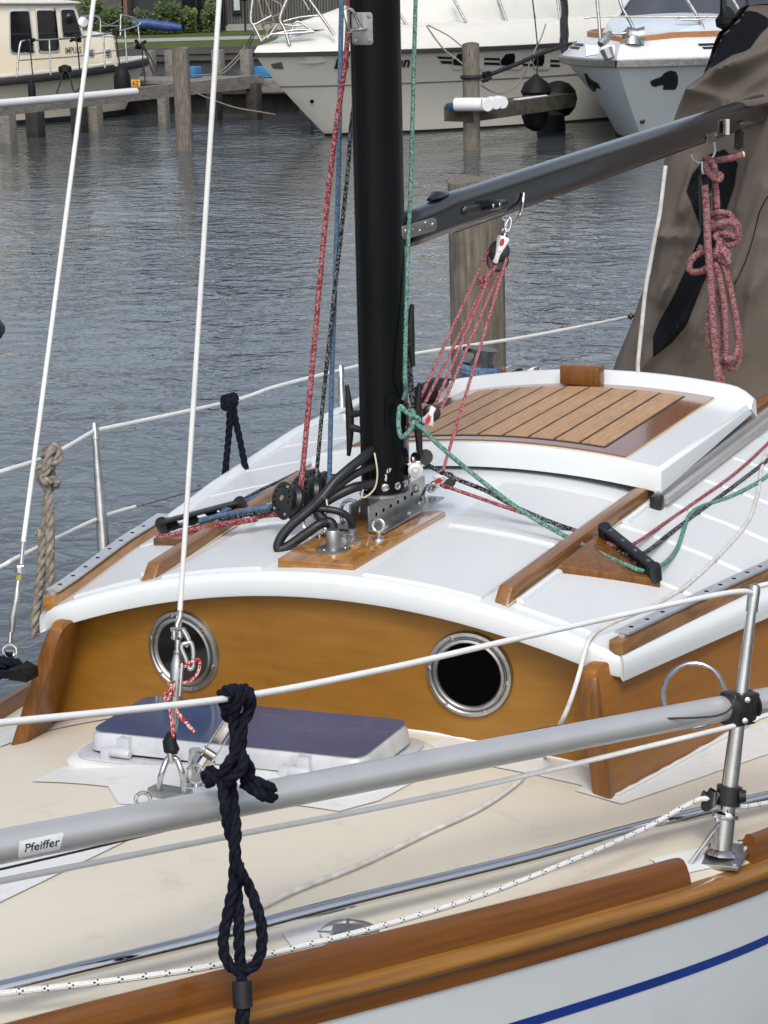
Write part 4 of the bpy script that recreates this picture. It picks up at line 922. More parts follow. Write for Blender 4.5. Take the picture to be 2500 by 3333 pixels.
# navy bight on the far lifeline
g = G(); fd = 6.45
def KF(pts): return [T(*a7(x, y), fd+d) for x, y, d in pts]
g.laid(spline(KF([(1340, 745, 0), (1352, 620, 0), (1368, 450, 0), (1378, 300, -.02), (1375, 200, -.04), (1385, 165, 0), (1400, 180, .03), (1395, 240, .02)]), 6), .0105, n=6)
g.laid(spline(KF([(1492, 690, 0), (1470, 580, 0), (1440, 430, 0), (1405, 270, -.02), (1405, 190, -.04), (1410, 165, 0), (1390, 170, .02)]), 6), .0105, n=6)
g.laid(spline(KF([(1340, 175, .02), (1345, 230, -.03), (1370, 240, -.03), (1400, 225, -.03), (1415, 190, -.02), (1400, 160, .02), (1345, 180, .02)]), 6), .0105, n=6)
build(g, 'hanging_rope', navy, None, 'navy rope loop hitched on the far lifeline behind the cabin roof', 'rope', smooth=60)
# grey rope hank on the far lifeline
g = G(); gd = 5.5
def KG(pts): return [T(*a7(x, y), gd+d) for x, y, d in pts]
RG_ = .0125
g.laid(spline(KG([(292, 560, .03), (270, 520, 0), (300, 470, -.02), (345, 480, -.02), (350, 540, -.02), (300, 580, -.02), (250, 590, -.01), (235, 640, 0), (265, 690, 0), (290, 720, 0), (295, 800, 0), (300, 900, 0), (300, 1100, 0), (300, 1300, 0), (293, 1450, 0)]), 6), RG_, n=7)
g.laid(spline(KG([(335, 720, .02), (310, 660, .02), (305, 590, .02), (330, 510, -.01), (310, 480, -.03), (290, 530, -.03), (280, 600, -.03), (250, 650, -.02), (285, 680, -.03), (320, 660, .0), (345, 700, 0)]), 6), RG_, n=7)
g.laid(spline(KG([(290, 760, .02), (275, 900, .02), (265, 1050, .02), (250, 1200, .02), (232, 1350, .02), (215, 1470, .02), (205, 1600, .02)]), 6), RG_, n=7)
g.laid(spline(KG([(225, 970, .03), (250, 1010, .03), (255, 1180, .03), (230, 1350, .03), (215, 1480, .03)]), 6), RG_, n=7)
build(g, 'hanging_rope', greyr, None, 'frayed grey rope knotted on the far lifeline near the left shroud', 'rope', smooth=60)
# navy coil on the far side deck, left edge
g = G(); g.laid(spline([T(*b2(x, y), 5.05) for x, y in ((-60, 520), (0, 475), (60, 470), (110, 475), (105, 510), (60, 535), (10, 545), (-60, 560))], 6), .012, n=6); g.laid(spline([T(*b2(x, y), 5.07) for x, y in ((-60, 470), (20, 462), (80, 490), (60, 520), (-40, 530))], 6), .012, n=6)
build(g, 'mooring_rope', navy, None, 'navy mooring rope heaped on the far side deck at the left edge', 'rope', smooth=60)
g = G(); g.tube([T(*b2(140, 480), 5.0), T(*b2(160, 500), 5.0), T(*b2(150, 540), 5.0)], [.012, .022, .016], 10); g.box(T(*b2(140, 535), 5.02), (.05, .05, .025)); build(g, 'deck_cleat', rubber, YB)
# ------------------------------------------------------------------ running rigging
md_ = dep(MC)
line('halyard', [T(1150, -300, 5.18), T(1136, 0, 5.12), T(1125, 190, 5.12), T(1071, 600, 5.16), T(1016, 1200, 5.2), T(980, 1586, 5.22), T(976, 1625, 5.22)], .0068, red, 'red flecked halyard running down left of the mast', 'rope', n=12)
line('halyard', [T(1124, -300, 5.24), T(1112, 0, 5.22), T(1101, 600, 5.24), T(1081, 1200, 5.27), T(1072, 1571, 5.28)], .0062, bluer, 'blue flecked halyard running down beside the mast', 'rope', n=12)
line('halyard', [T(1160, 300, 5.3), T(1142, 412, 5.28), T(1128, 600, 5.25), T(1062, 1200, 5.24), T(1026, 1600, 5.25)], .0052, blackr, 'black flecked halyard between the red and the blue one', 'rope', n=12)
g = G()
FB = []
def footblock(c, Rr, lab):
    e = empty('foot_block', c, lab, 'block', 'black foot blocks left of the mast')
    ax = (-D*.62-R*.72+U*.15).normalized(); tl = (R*.55-U*.8); tl = (tl-ax*tl.dot(ax)).normalized()
    for s in (-1, 1):
        g = G(); n = 30; pr = []
        for i in range(n):
            a = 2*math.pi*i/n; d = tl*math.cos(a)+ax.cross(tl)*math.sin(a); rr_ = Rr*(1+.45*max(0, math.cos(a))**6); pr.append(c+ax*(s*.015)+d*rr_)
        g.prism(pr, ax*(s*.0035)); ck = build(g, 'cheek', plast, e, bevel=.0012)
        if s > 0:
            for i in range(11):
                a = rad(40+28*i); d = tl*math.cos(a)+ax.cross(tl)*math.sin(a); build(G().lathe(c+d*Rr*.72+ax*.0187, ax, [(.0028, 0), (.0028, .0003)], 8), 'cheek_hole', hole, ck)
    build(G().lathe(c-ax*.013, ax, [(Rr*.92, 0), (Rr*.72, .008), (Rr*.72, .018), (Rr*.92, .026)], 30), 'sheave', plast, e)
    build(G().lathe(c+ax*.0186, ax, [(Rr*.17, 0), (Rr*.17, .0012), (Rr*.1, .0014)], 18), 'hub', mat('pale_hub', (.30, .2, .12), .5), e)
    for a, r_ in ((0, 1.12), (120, .8), (-70, .85)):
        d = tl*math.cos(rad(a))+ax.cross(tl)*math.sin(rad(a)); build(G().lathe(c+d*Rr*r_+ax*.0185, ax, [(.0042, 0), (.0035, .0018), (.001, .002)], 10), 'cheek_rivet', steel, e)
    return e
footblock(T(*a6(180, 880), 5.17), .040, 'black foot block under the red halyard, nearest of three')
footblock(T(*a6(300, 825), 5.24), .038, 'black foot block under the black flecked halyard')
footblock(T(*a6(385, 780), 5.30), .036, 'black foot block under the blue halyard')
# shackles and rings under the blocks
for (x, y), r_, lab in (((330, 1040), .020, 'steel shackle ring under the foot blocks, left one'), ((480, 1030), .028, 'large steel eye behind the cables, middle one'), ((600, 960), .026, 'large steel eye at the left bracket of the mast foot')):
    c = T(*a6(x, y), 5.16); g = G(); g.torus(c, (D*.8+R*.5).normalized(), r_, .0048, 26, 10); g.tube([c-U*r_, c-U*(r_+.03)], .006, 8); build(g, 'steel_eye', steel, None, lab, 'eye')
# cables
def cab(pts, r, lab): return line('mast_cable', [T(*a6(x, y), d) for x, y, d in pts], [r], tape, lab, 'cable', n=12)
c0 = mast_pt(*a6(750, 545))[0]
cab([(757, 540, 5.14), (700, 590, 5.10), (600, 670, 5.07), (500, 760, 5.05), (420, 860, 5.04), (330, 950, 5.04), (200, 1060, 5.04), (130, 1150, 5.04), (115, 1215, 5.04), (170, 1205, 5.04), (280, 1130, 5.04), (380, 1060, 5.04), (440, 1035, 5.05)], .0115, 'taped black cable from the upper mast hole looping to the deck gland')
cab([(750, 660, 5.13), (680, 690, 5.10), (590, 740, 5.08), (500, 810, 5.06), (420, 870, 5.05)], .0095, 'taped black cable from the middle mast hole')
cab([(760, 775, 5.12), (680, 790, 5.10), (620, 805, 5.08), (520, 850, 5.07), (440, 895, 5.06), (370, 940, 5.05)], .0115, 'taped black cable from the lowest mast hole')
cab([(360, 945, 5.05), (450, 950, 5.05), (540, 970, 5.05), (595, 1010, 5.06), (612, 1060, 5.07), (614, 1125, 5.08)], .0085, 'thin black cable bending down to the steel deck gland')
cab([(370, 945, 5.06), (400, 1000, 5.06), (430, 1030, 5.06), (475, 1050, 5.06), (482, 1120, 5.06)], .0135, 'thick short black cable entering the steel socket')
line('thin_cable', [T(*a6(x, y), 5.06+d) for x, y, d in ((765, 570, .03), (778, 640, .02), (785, 720, .02), (770, 800, .02), (730, 850, .01), (690, 870, .0), (680, 850, 0), (690, 815, 0))], .0022, mat('beige_wire', (.55, .48, .36), .6), 'thin beige wire arching across the mast foot', 'cable')
g = G(); g.torus(T(*a6(425, 870), 5.05), (R*.75-U*.6).normalized(), .018, .003, 20, 6); g.tube([T(*a6(440, 880), 5.03), T(*a6(447, 925), 5.03)], .002, 6); build(g, 'cable_tie', mat('white_tie', (.6, .6, .6), .4), None, 'white cable tie round the black cables', 'cable tie')
c = V((PZ(*a6(487, 1222), zt).x, PZ(*a6(487, 1222), zt).y, zt)); g = G(); g.lathe(c, (0, 0, 1), [(.040, 0), (.040, .004), (.036, .006), (.016, .007), (.016, .045), (.014, .048)], 32)
SK = build(g, 'deck_socket', steeld, None, 'round steel cable socket on the golden mast pad', 'deck socket')
for a in (40, 160, 280): build(G().lathe(c+V((.029*math.cos(rad(a)), .029*math.sin(rad(a)), .006)), (0, 0, 1), [(.004, 0), (.003, .0015)], 10), 'screw', steel, SK)
for (x, y), s, lab in (((560, 1165), 1.1, 'hexagonal steel cable gland on the mast pad, left one'), ((614, 1140), 1., 'hexagonal steel cable gland under the thin black cable')):
    c = PZ(*a6(x, y+12), zt); build(G().lathe(c, (0, 0, 1), [(.022*s, 0), (.022*s, .003), (.015*s, .004), (.015*s, .014), (.011*s, .015), (.010*s, .026)], 6), 'cable_gland', steeld, None, lab, 'gland', smooth=20)
c = PZ(*a6(793, 1160), zt); g = G(); g.torus(c+V((0, 0, .036)), (D*.9+R*.3).normalized(), .014, .0045, 26, 10); g.lathe(c, (0, 0, 1), [(.014, 0), (.012, .006), (.006, .010), (.006, .022)], 18); build(g, 'eye_bolt', steel, None, 'steel eye bolt standing on the pad beside the mast bracket', 'eye bolt')
# lines between the far organiser and the foot blocks
line('halyard_tail', [T(*a6(240, 985), 5.2), T(*a6(60, 985), 5.28), T(*a6(-60, 1010), 5.34), T(*c1(1400, 500), 5.28), T(*c1(1150, 540), 5.38), T(*c1(950, 580), 5.43), T(*c1(800, 615), 5.47), T(*c1(752, 605), 5.49)], .0072, red, 'red flecked line from the foot block to the far organiser', 'rope', n=12)
line('halyard_tail', [T(*a6(150, 930), 5.25), T(*a6(30, 930), 5.32), T(*c1(1500, 415), 5.25), T(*c1(1300, 450), 5.33), T(*c1(1150, 480), 5.39), T(*c1(1040, 515), 5.43)], .0068, bluer, 'blue flecked line running into the far organiser', 'rope', n=12)
line('halyard_tail', [T(*a6(150, 945), 5.25), T(*a6(30, 960), 5.33), T(*c1(1500, 440), 5.26), T(*c1(1300, 478), 5.33), T(*c1(1170, 500), 5.39)], .0052, blackr, 'black flecked line next to the blue one, into the far organiser', 'rope', n=12)
line('halyard_tail', [T(*c1(1180, 460), 5.48), T(*c1(1270, 415), 5.58), T(*c1(1450, 330), 5.78), T(*c1(1659, 235), 6.03), T(1150, 1460, 6.7)], .0062, bluer, 'blue flecked tail leading aft from the far organiser', 'rope', n=12)
line('halyard_tail', [T(*c1(1180, 440), 5.50), T(*c1(1270, 395), 5.60), T(*c1(1450, 300), 5.81), T(*c1(1659, 200), 6.07), T(1150, 1440, 6.75)], .0045, blackr, 'black flecked tail leading aft from the far organiser', 'rope', n=12)
# green line hitched on the right cleat
gd_ = 5.09
GP = [T(1362, -300, 5.10), T(1353, 0, 5.08), T(1337, 600, 5.07), T(1328, 809, 5.07), T(1318, 1200, 5.08), T(*c7(215, 800), 5.10), T(*c7(190, 900), 5.12)]
line('topping_line', GP, .0052, greenr, 'green flecked line coming straight down the right side of the mast', 'rope', n=12)
OG = [roof(a, b, .03) for a, b in ((2059, 1848), (2103, 1855), (2153, 1841))]
line('green_line', [T(*c7(280, 1010), 5.10), T(*c7(300, 1100), 5.06), T(*c7(260, 1200), 5.05), T(*c7(175, 1275), 5.05), T(*c7(145, 1180), 5.05), T(*c7(145, 1060), 5.05), T(*c7(165, 975), 5.05), T(*c7(230, 1040), 5.05), T(*c7(330, 1085), 5.05), T(*c7(345, 1125), 5.06), T(*c7(290, 1110), 5.08), T(*c7(330, 1150), 5.05), T(1449, 1467, 5.07), T(1608, 1597, 5.09), T(1734, 1685, 5.10), T(1879, 1765, 5.09), OG[0], OG[1], OG[2]]+[roof(a, b, .008) for a, b in ((2204, 1786), (2240, 1685), (2284, 1649), (2385, 1613), (2500, 1548), (2620, 1440))], .0056, greenr, 'green flecked line from the cleat across the roof through the near organiser', 'rope', n=12)
line('black_line', [T(1300, 820, 5.25), T(*c7(190, 60), 5.25), T(*c7(235, 400), 5.27), T(*c7(270, 750), 5.28), T(*c7(300, 1100), 5.28), T(*c7(330, 1300), 5.28), T(*c7(345, 1440), 5.28), T(*c7(400, 1530), 5.25), T(1482, 1557, 5.24), T(1588, 1600, 5.22), T(1676, 1649, 5.20), T(1800, 1702, 5.19), T(1915, 1743, 5.2)]+[roof(a, b, h) for a, b, h in ((2040, 1806, .03), (2096, 1801, .03), (2200, 1722, .008), (2384, 1586, .008), (2500, 1497, .008), (2640, 1385, .008))], .0056, blackr, 'black flecked line from the mast across the roof through the near organiser', 'rope', n=12)
line('black_line', [T(*c7(190, 0), 5.25), T(*c7(230, 450), 5.27), T(*c7(240, 730), 5.27), T(*c7(290, 1000), 5.26)], .0046, blackr, 'second black flecked line close behind the green line on the mast', 'rope', n=10)
rb = T(*c7(600, 1700), 5.27)
line('red_line', [T(*c7(560, 1745), 5.25), T(1474, 1591, 5.22), T(1705, 1671, 5.19), T(1879, 1729, 5.2)]+[roof(a, b, h) for a, b, h in ((2009, 1779, .03), (2062, 1771, .03), (2160, 1706, .008), (2276, 1625, .008), (2390, 1543, .008), (2500, 1443, .008), (2640, 1300, .008))], .0046, red, 'red flecked line from the lowest vang block across the roof', 'rope', n=12)
# ------------------------------------------------------------------ vang tackle
def fiddle(c, tip, tail, Rr, name, lab, red_at=.35):
    """block seen on its flat cheek; tip = shackle end"""
    e = empty(name, c, lab, 'block'); ax = -D; d = (tip-tail); d = (d-ax*d.dot(ax)).normalized(); w_ = d.cross(ax)
    L = (tip-tail).length; m0 = (tip+tail)/2
    for s in (-1, 1):
        g = G(); g.lathe(c+ax*(s*.006), ax*s, [(Rr, 0), (Rr*.98, .006), (Rr*.8, .009), (.001, .0095)], 30); build(g, 'shell', plast, e)
        pr = [m0+ax*(s*.0165)+d*(L*a)+w_*b for a, b in ((.5, .010), (.46, .017), (.30, .015), (.05, .010), (-.2, .006), (-.46, .007), (-.5, .004), (-.5, -.004), (-.46, -.007), (-.2, -.006), (.05, -.010), (.30, -.015), (.46, -.017), (.5, -.010))]
        ck = build(G().prism(pr, ax*(s*.0022)), 'cheek', whitep, e, bevel=.0005)
        if s > 0:
            pr = [m0+ax*.0188+d*(L*.28)+d*(math.cos(a)*.011)+w_*(math.sin(a)*.0062) for a in [2*math.pi*i/18 for i in range(18)]]
            build(G().prism(pr, ax*.0006), 'badge', redp, ck, smooth=0)
            build(G().lathe(m0+ax*.0188+d*(L*-.02), ax, [(.005, 0), (.004, .002), (.001, .0025)], 12), 'rivet', steel, ck)
    build(G().lathe(c-ax*.0075, ax, [(Rr*.94, 0), (Rr*.7, .005), (Rr*.7, .010), (Rr*.94, .015)], 28), 'sheave', plast, e)
    g = G(); g.tube([tip-d*.006, tip+d*.012], .0065, 10); build(g, 'swivel', steel, e); return e
vb = PY(1653, 707, -.012); vd = dep(vb)
t0, t1 = T(*a4(912, 565), vd), T(*a4(850, 745), vd)
VU = fiddle(T(*a4(880, 660), vd), t0, t1, .029, 'vang_block', 'upper vang block hanging from the boom by a shackle')
build(G().lathe(T(*a4(870, 720), vd)-D*-.0, -D, [(.030, -.010), (.030, .002), (.026, .006)], 28), 'lower_sheave', plast, VU)
g = G(); g.tube(spline([T(*a4(945, 440), vd), T(*a4(925, 480), vd), T(*a4(928, 525), vd), T(*a4(950, 510), vd), T(*a4(962, 455), vd), T(*a4(948, 432), vd)], 6, True), .0042, 8, closed=True); g.tube(spline([T(*a4(905, 555), vd), T(*a4(905, 515), vd-.01), T(*a4(925, 500), vd), T(*a4(942, 525), vd+.01), T(*a4(930, 560), vd)], 6), .0045, 8); build(g, 'shackle', steel, VU)
VL = fiddle(T(*c7(465, 1040), 5.3), T(*c7(415, 1150), 5.3), T(*c7(485, 985), 5.3), .0225, 'vang_block', 'lower vang block tilted beside the mast, red badge')
g = G(); g.tube([T(*c7(410, 1150), 5.3), T(*c7(380, 1180), 5.3), T(*c7(330, 1190), 5.3)], .009, 10); build(g, 'shackle', steeld, VL)
VT = fiddle(T(*c7(620, 1700), 5.3), T(*c7(505, 1720), 5.3), T(*c7(640, 1650), 5.3), .0215, 'turning_block', 'small turning block with red badge shackled to the mast bracket')
g = G(); g.tube(spline([T(*a6(1165, 790), 5.28), T(*a6(1120, 795), 5.26), T(*a6(1090, 850), 5.24), T(*a6(1085, 890), 5.23), T(*a6(1075, 910), 5.22)], 5), .005, 8); g.tube(spline([T(*a6(1130, 810), 5.27), T(*a6(1150, 825), 5.27), T(*a6(1180, 800), 5.28)], 5), .005, 8); build(g, 'shackle', steel, VT)
SBk = fiddle(T(*c7(310, 1590), 5.2), T(*c7(290, 1520), 5.2), T(*c7(315, 1640), 5.2), .018, 'mast_block', 'small steel cheek block at the right foot of the mast')
build(G().cyl(T(*c7(405, 1470), 5.24)+R*.0, T(*c7(405, 1470), 5.20), .019, 20).cyl(T(*c7(360, 1480), 5.22), T(*c7(300, 1470), 5.2), .012, 12), 'swivel_arm', plast, SBk)
build(G().lathe(T(*c7(310, 1600), 5.17), -D, [(.019, 0), (.018, .002), (.008, .003), (.007, .005), (.001, .005)], 26), 'steel_cheek', steeld, SBk)
VR = empty('vang_tackle_rope', T(*a4(780, 1200), 5.5), 'thin red flecked rope of the vang tackle between its blocks', 'rope')
def fall(p, q, dp, dq, r=.0042): build(G().tube([T(*p, dp), T(*q, dq)], r, 10), 'rope_fall', redt, VR)
fall(a4(805, 655), c7(350, 900), vd-.02, 5.31); fall(a4(785, 880), c7(368, 1010), vd-.01, 5.30); fall(a4(845, 760), c7(500, 965), vd+.01, 5.31); fall(a4(890, 780), c7(545, 1040), vd+.015, 5.3); fall(a4(932, 705), c7(562, 1660), vd-.015, 5.29)
g = G(); g.tube(spline([T(*a4(x, y), vd-.02+d) for x, y, d in ((815, 740, 0), (835, 790, .01), (790, 830, -.01), (750, 860, 0), (770, 895, -.015), (800, 870, -.01), (775, 830, .0), (755, 850, -.02), (800, 890, .0), (790, 850, -.02), (860, 760, 0))], 6), .0052, 8); build(g, 'becket_knot', redt, VR)
# ================================================================== brown cover over the boom
XC = 3.15
SIL = [(2392, 30), (2372, 62), (2335, 100), (2322, 112), (2303, 160), (2292, 200), (2272, 250), (2222, 288), (2190, 412), (2168, 540), (2152, 640), (2140, 800), (2125, 900), (2092, 970), (2062, 1060), (2018, 1165), (2000, 1215), (1996, 1300), (1990, 1420)]
SIL = [PX(a-20*min(1, max(0, (b-250)/200)), b, XC) for a, b in SIL]
def sil_y(z):
    for p, q in zip(SIL, SIL[1:]):
        if q.z <= z <= p.z: return p.y+(q.y-p.y)*(p.z-z)/max(1e-6, p.z-q.z)
    return SIL[0].y if z > SIL[0].z else SIL[-1].y
def cp(a, b): p = PX(a, b, XC); return (p.y, p.z)
FOLDS = [(a5(550, 900), a5(830, 610), .035, .05), (a5(560, 890), a5(745, 905), .03, .035), (a5(470, 1290), a5(600, 960), .03, .03), (a5(830, 760), a5(620, 1330), .035, .05), (a5(620, 1330), a5(470, 1700), .03, .04),
         (a5(900, 1180), a5(740, 1560), .03, .035), (a5(740, 1570), a5(420, 1900), .04, .06), (a5(1320, 620), a5(1090, 1270), .03, .03), (a5(1090, 1270), a5(800, 1750), .03, .025), (a5(1300, 1000), a5(1180, 1700), .04, .03), (a5(980, 1450), a5(700, 1950), .03, .02),
         (c3(870, 820), c3(1300, 560), .05, .07), (c3(1300, 560), c3(1659, 410), .05, .08), (c3(1010, 780), c3(1300, 850), .03, .03), (c3(1300, 880), c3(1659, 640), .04, .03), (c3(1330, 960), c3(1659, 870), .025, .06), (a5(700, 690), a5(770, 430), .025, .03), (a5(1110, 700), a5(1200, 400), .03, .03), (a5(330, 1650), a5(260, 1900), .03, .03), (a5(1230, 1300), a5(1327, 1150), .04, .03)]
FOLDS = [(cp(*a), cp(*b), w_*1.05, h_*.95) for a, b, w_, h_ in FOLDS]
def fold(y, z):
    s = .012*math.sin(y*9+z*5)+.006*math.sin(y*23-z*14+1)
    for (ay, az), (by_, bz_), w_, h_ in FOLDS:
        dy, dz = by_-ay, bz_-az; L2 = dy*dy+dz*dz; t = max(-.08, min(1.08, ((y-ay)*dy+(z-az)*dz)/L2))
        py, pz = ay+dy*t-y, az+dz*t-z; sd_ = (py*dz-pz*dy)/math.sqrt(L2); d2 = (py*py+pz*pz)/w_**2
        s += h_*math.exp(-math.sqrt(d2+.04)*1.5)*(1.25+.9*math.tanh(sd_/w_*2.2))
    return s
g = G(); rows = []
nz_, ny_ = 150, 90
ztop, zbot = SIL[0].z, SIL[-1].z
for i in range(nz_+1):
    z = ztop+(zbot-ztop)*i/nz_; yl_ = sil_y(z); yr_ = -.30-.40*min(1, (ztop-z)/.5); row = []
    for a in (1.3, .9, .55, .25, .08): row.append(V((XC+a, yl_-.05*a+.015*math.sin(a*9), z)))
    for k in range(ny_+1):
        t = k/ny_; y = yl_+(yr_-yl_)*t; e = min(t, 1-t)/.06; roll = .05*(1-min(1, e))**2
        fz = min(1, (ztop-z)/.05+.25)
        row.append(V((XC+.30*max(0, (.35-(ztop-z)))/.35*.35+roll-fold(y, z)*min(1, t/.05+.1)*fz, y, z)))
    for a in (.3, 1.3): row.append(V((XC+a, yr_, z)))
    rows.append(row)
rows = [[V((p.x, p.y*.6+sil_y(ztop)*.4-.02, p.z+.01)) for p in rows[0]]]+rows
g.rows(rows); CV = build(g, 'boom_cover', cloth, None, 'brown canvas cover draped over the boom with black straps', 'boom cover', smooth=70)
CVB = g.bvh()
def strap(poly, lab=None): return decal(CVB, poly, 'strap', clothb, CV, off=.006, cuts=9)
strap([c3(*p) for p in ((1182, 288), (1290, 205), (1400, 135), (1480, 95), (1560, 108), (1640, 150), (1659, 165), (1659, 235), (1600, 290), (1540, 370), (1500, 430), (1440, 462), (1340, 492), (1230, 560), (1120, 622), (1036, 690), (1060, 600), (1075, 555), (1098, 450), (1130, 370), (1150, 320))])
strap([a5(*p) for p in ((865, 350), (1015, 300), (1110, 400), (1100, 440), (1085, 560), (1030, 730), (960, 1000), (900, 1190), (850, 1290), (740, 1570), (640, 1690), (500, 1800), (498, 1650), (545, 1540), (640, 1370), (760, 1110), (850, 880), (835, 620), (740, 600), (780, 480), (830, 420))])
g = G(); 
g = G()
q = [T(*c3(x, y), 7.62+.0002*(x-1320)) for x, y in ((1322, 968), (1345, 935), (1385, 908), (1520, 890), (1659, 862), (1800, 820), (1800, 900), (1659, 925), (1560, 950), (1480, 957), (1400, 955))]
g.prism(q, D*.06); build(g, 'cover_flap', cloth, CV, bevel=.008)

line('cover_seam', [CVB.ray_cast(CAM, ray(*a5(x, y)).normalized())[0]-D*.004 for x, y in ((1325, 640), (1270, 740), (1240, 850), (1200, 1000), (1150, 1140), (1085, 1270))], .0018, clothb, parent=CV, n=6)
line('cord', [T(*a5(x, y), 7.45) for x, y in ((590, 420), (565, 620), (545, 780), (520, 900), (490, 1060), (460, 1220), (440, 1350), (425, 1500), (412, 1620), (400, 1740), (390, 1850), (395, 1960))], .0075, cordw, 'thin white cord hanging in front of the brown cover', 'cord')
# mainsheet -----------------------------------------------------------
ms = 7.55
def MS(pts, d=0.): return [T(*a5(x, y), ms+dd+d) for x, y, dd in pts]
RM = .0118
MSR = empty('mainsheet', T(*a5(950, 1900), ms), 'thick pink flecked mainsheet gathered in a knotted hank under the boom', 'rope')
def mrope(pts, r=RM, nm='rope_strand'): return build(G().tube(spline(MS(pts), 8), r, 14), nm, mred, MSR, smooth=60)
mrope([(872, 560, -.02), (885, 750, -.03), (895, 1000, -.045), (915, 1250, -.05), (930, 1500, -.05), (945, 1700, -.04), (958, 1850, -.03), (968, 2060, -.02)], .0135)
mrope([(1150, 338, -.04), (1080, 360, -.03), (1000, 375, -.01), (930, 385, .0), (890, 400, -.03), (885, 440, -.05), (920, 490, -.05), (970, 520, -.05), (985, 490, -.04), (940, 470, -.01), (900, 430, .02), (895, 375, .0), (880, 360, -.03), (905, 380, -.05), (940, 430, -.05), (945, 520, -.02), (955, 620, .0), (960, 730, .0)])
mrope([(920, 770, -.0), (980, 755, -.03), (1050, 770, -.03), (1060, 810, -.02), (1000, 800, .02), (940, 800, .02), (930, 850, -.01), (1000, 825, -.045), (1080, 820, -.05), (1115, 860, -.04), (1110, 940, -.03), (1060, 990, -.02), (1000, 980, .0)])
mrope([(925, 870, -.03), (990, 835, -.06), (1070, 830, -.06), (1110, 880, -.05), (1090, 930, -.04), (1030, 905, -.04), (975, 900, -.03), (950, 935, -.03), (990, 960, -.01), (1060, 960, .01)])
mrope([(1000, 830, .03), (985, 900, .0), (975, 980, -.03), (955, 1050, -.04), (935, 1080, -.02)])
mrope([(935, 1040, .01), (985, 1015, -.04), (1030, 1040, -.05), (1040, 1080, -.05), (990, 1070, -.04), (950, 1040, -.03)])
mrope([(940, 1070, .01), (1000, 1040, -.05), (1035, 1085, -.06), (1035, 1120, -.05), (980, 1090, -.03)])
mrope([(900, 1040, .0), (860, 1020, .01), (830, 1010, .01), (860, 1035, .01), (800, 1070, .0), (762, 1130, .0), (770, 1175, .0), (820, 1185, .0), (880, 1160, .0), (930, 1100, .01)])
mrope([(930, 1080, .0), (960, 1150, -.02), (985, 1260, -.03), (1010, 1400, -.03), (1020, 1550, -.03), (1025, 1680, -.02), (1020, 1790, -.02), (990, 1820, .0)])
mrope([(970, 1080, -.01), (1010, 1140, -.03), (1045, 1260, -.03), (1080, 1420, -.03), (1105, 1580, -.03), (1110, 1720, -.03), (1080, 1800, -.04), (1010, 1815, -.04)])
mrope([(1000, 1100, .0), (1030, 1180, .01), (1060, 1330, .01), (1090, 1500, .01), (1120, 1650, .01), (1122, 1780, .01), (1100, 1860, .01), (1060, 1880, .01), (1035, 1850, .01), (1010, 1780, .01), (1000, 1500, .02), (960, 1300, .02)])
mrope([(930, 1380, .02), (900, 1500, .02), (895, 1620, .02), (910, 1720, .02), (940, 1790, .02), (985, 1860, .02), (1000, 1960, .02), (1005, 2060, .02)], .0115)
q = T(*a5(1152, 338), ms-.045); build(G().lathe(q-R*.004, (R*.9+U*.2).normalized(), [(.011, 0), (.0105, .006), (.004, .008)], 14), 'rope_end', mat('melted_rope_end', (.75, .55, .5), .5), MSR)
SBK = empty('mainsheet_block', T(*a5(880, 660), ms+.02), 'long black mainsheet block hanging from the boom tab', 'block')
for x in (845, 915): build(G().tube([T(*a5(x, 490), ms+.02), T(*a5(x+2, 640), ms+.02), T(*a5(x+4, 850), ms+.02)], [.008, .0095, .007], 10, sq=(1, 1.8), ref=R), 'cheek', plast, SBK)
build(G().tube([T(*a5(845, 495), ms+.02), T(*a5(915, 495), ms+.02)], .010, 10), 'bridge', plast, SBK)
build(G().cyl(T(*a5(850, 640), ms+.03), T(*a5(915, 640), ms+.03), .028, 20), 'sheave', plast, SBK)
build(G().tube([T(*a5(868, 480), ms+.02), T(*a5(860, 440), ms+.02), T(*a5(862, 390), ms+.02)], .009, 10), 'swivel', steel, SBK)
line('wire_bail', [T(*a5(x, y), ms+.01) for x, y in ((940, 215, ), (942, 270), (946, 310), (935, 350), (915, 372))], .0048, steeld, 'steel wire loop hanging from the boom tab', 'wire')
line('wire_bail', [T(*a5(x, y), ms+.06) for x, y in ((775, 335), (790, 375), (830, 398), (860, 400))], .0038, steeld, 'small thin wire curve under the boom, left of the mainsheet', 'wire')
# upper dark lines near the cover head
line('black_lazy_line', [T(*c3(1240, -10), 8.6), T(*c3(1237, 130), 8.9), T(*c3(1236, 250), 8.9)], .0055, mat('black_line', (.01, .01, .012), .7), 'thin black line left of the cover head', 'line')
line('black_lazy_line', [T(*c3(1270, -10), 8.9), T(*c3(1275, 120), 8.9), T(*c3(1290, 160), 8.9), T(*c3(1300, 200), 8.9)], .0075, MATS['black_line'], 'thicker black line meeting the cover head', 'line')
line('black_chain', [T(*c3(1470, -10), 8.9), T(*c3(1475, 80), 8.9)], .007, MATS['black_line'], 'short black chain holding up the cover head', 'chain')
build(G().lathe(T(*c3(1290, 190), 8.92)-U*.04, U, [(.01, 0), (.045, .02), (.05, .045), (.02, .09), (.008, .1)], 14), 'line_block', rubber, None, 'small black block beside the cover head', 'block')
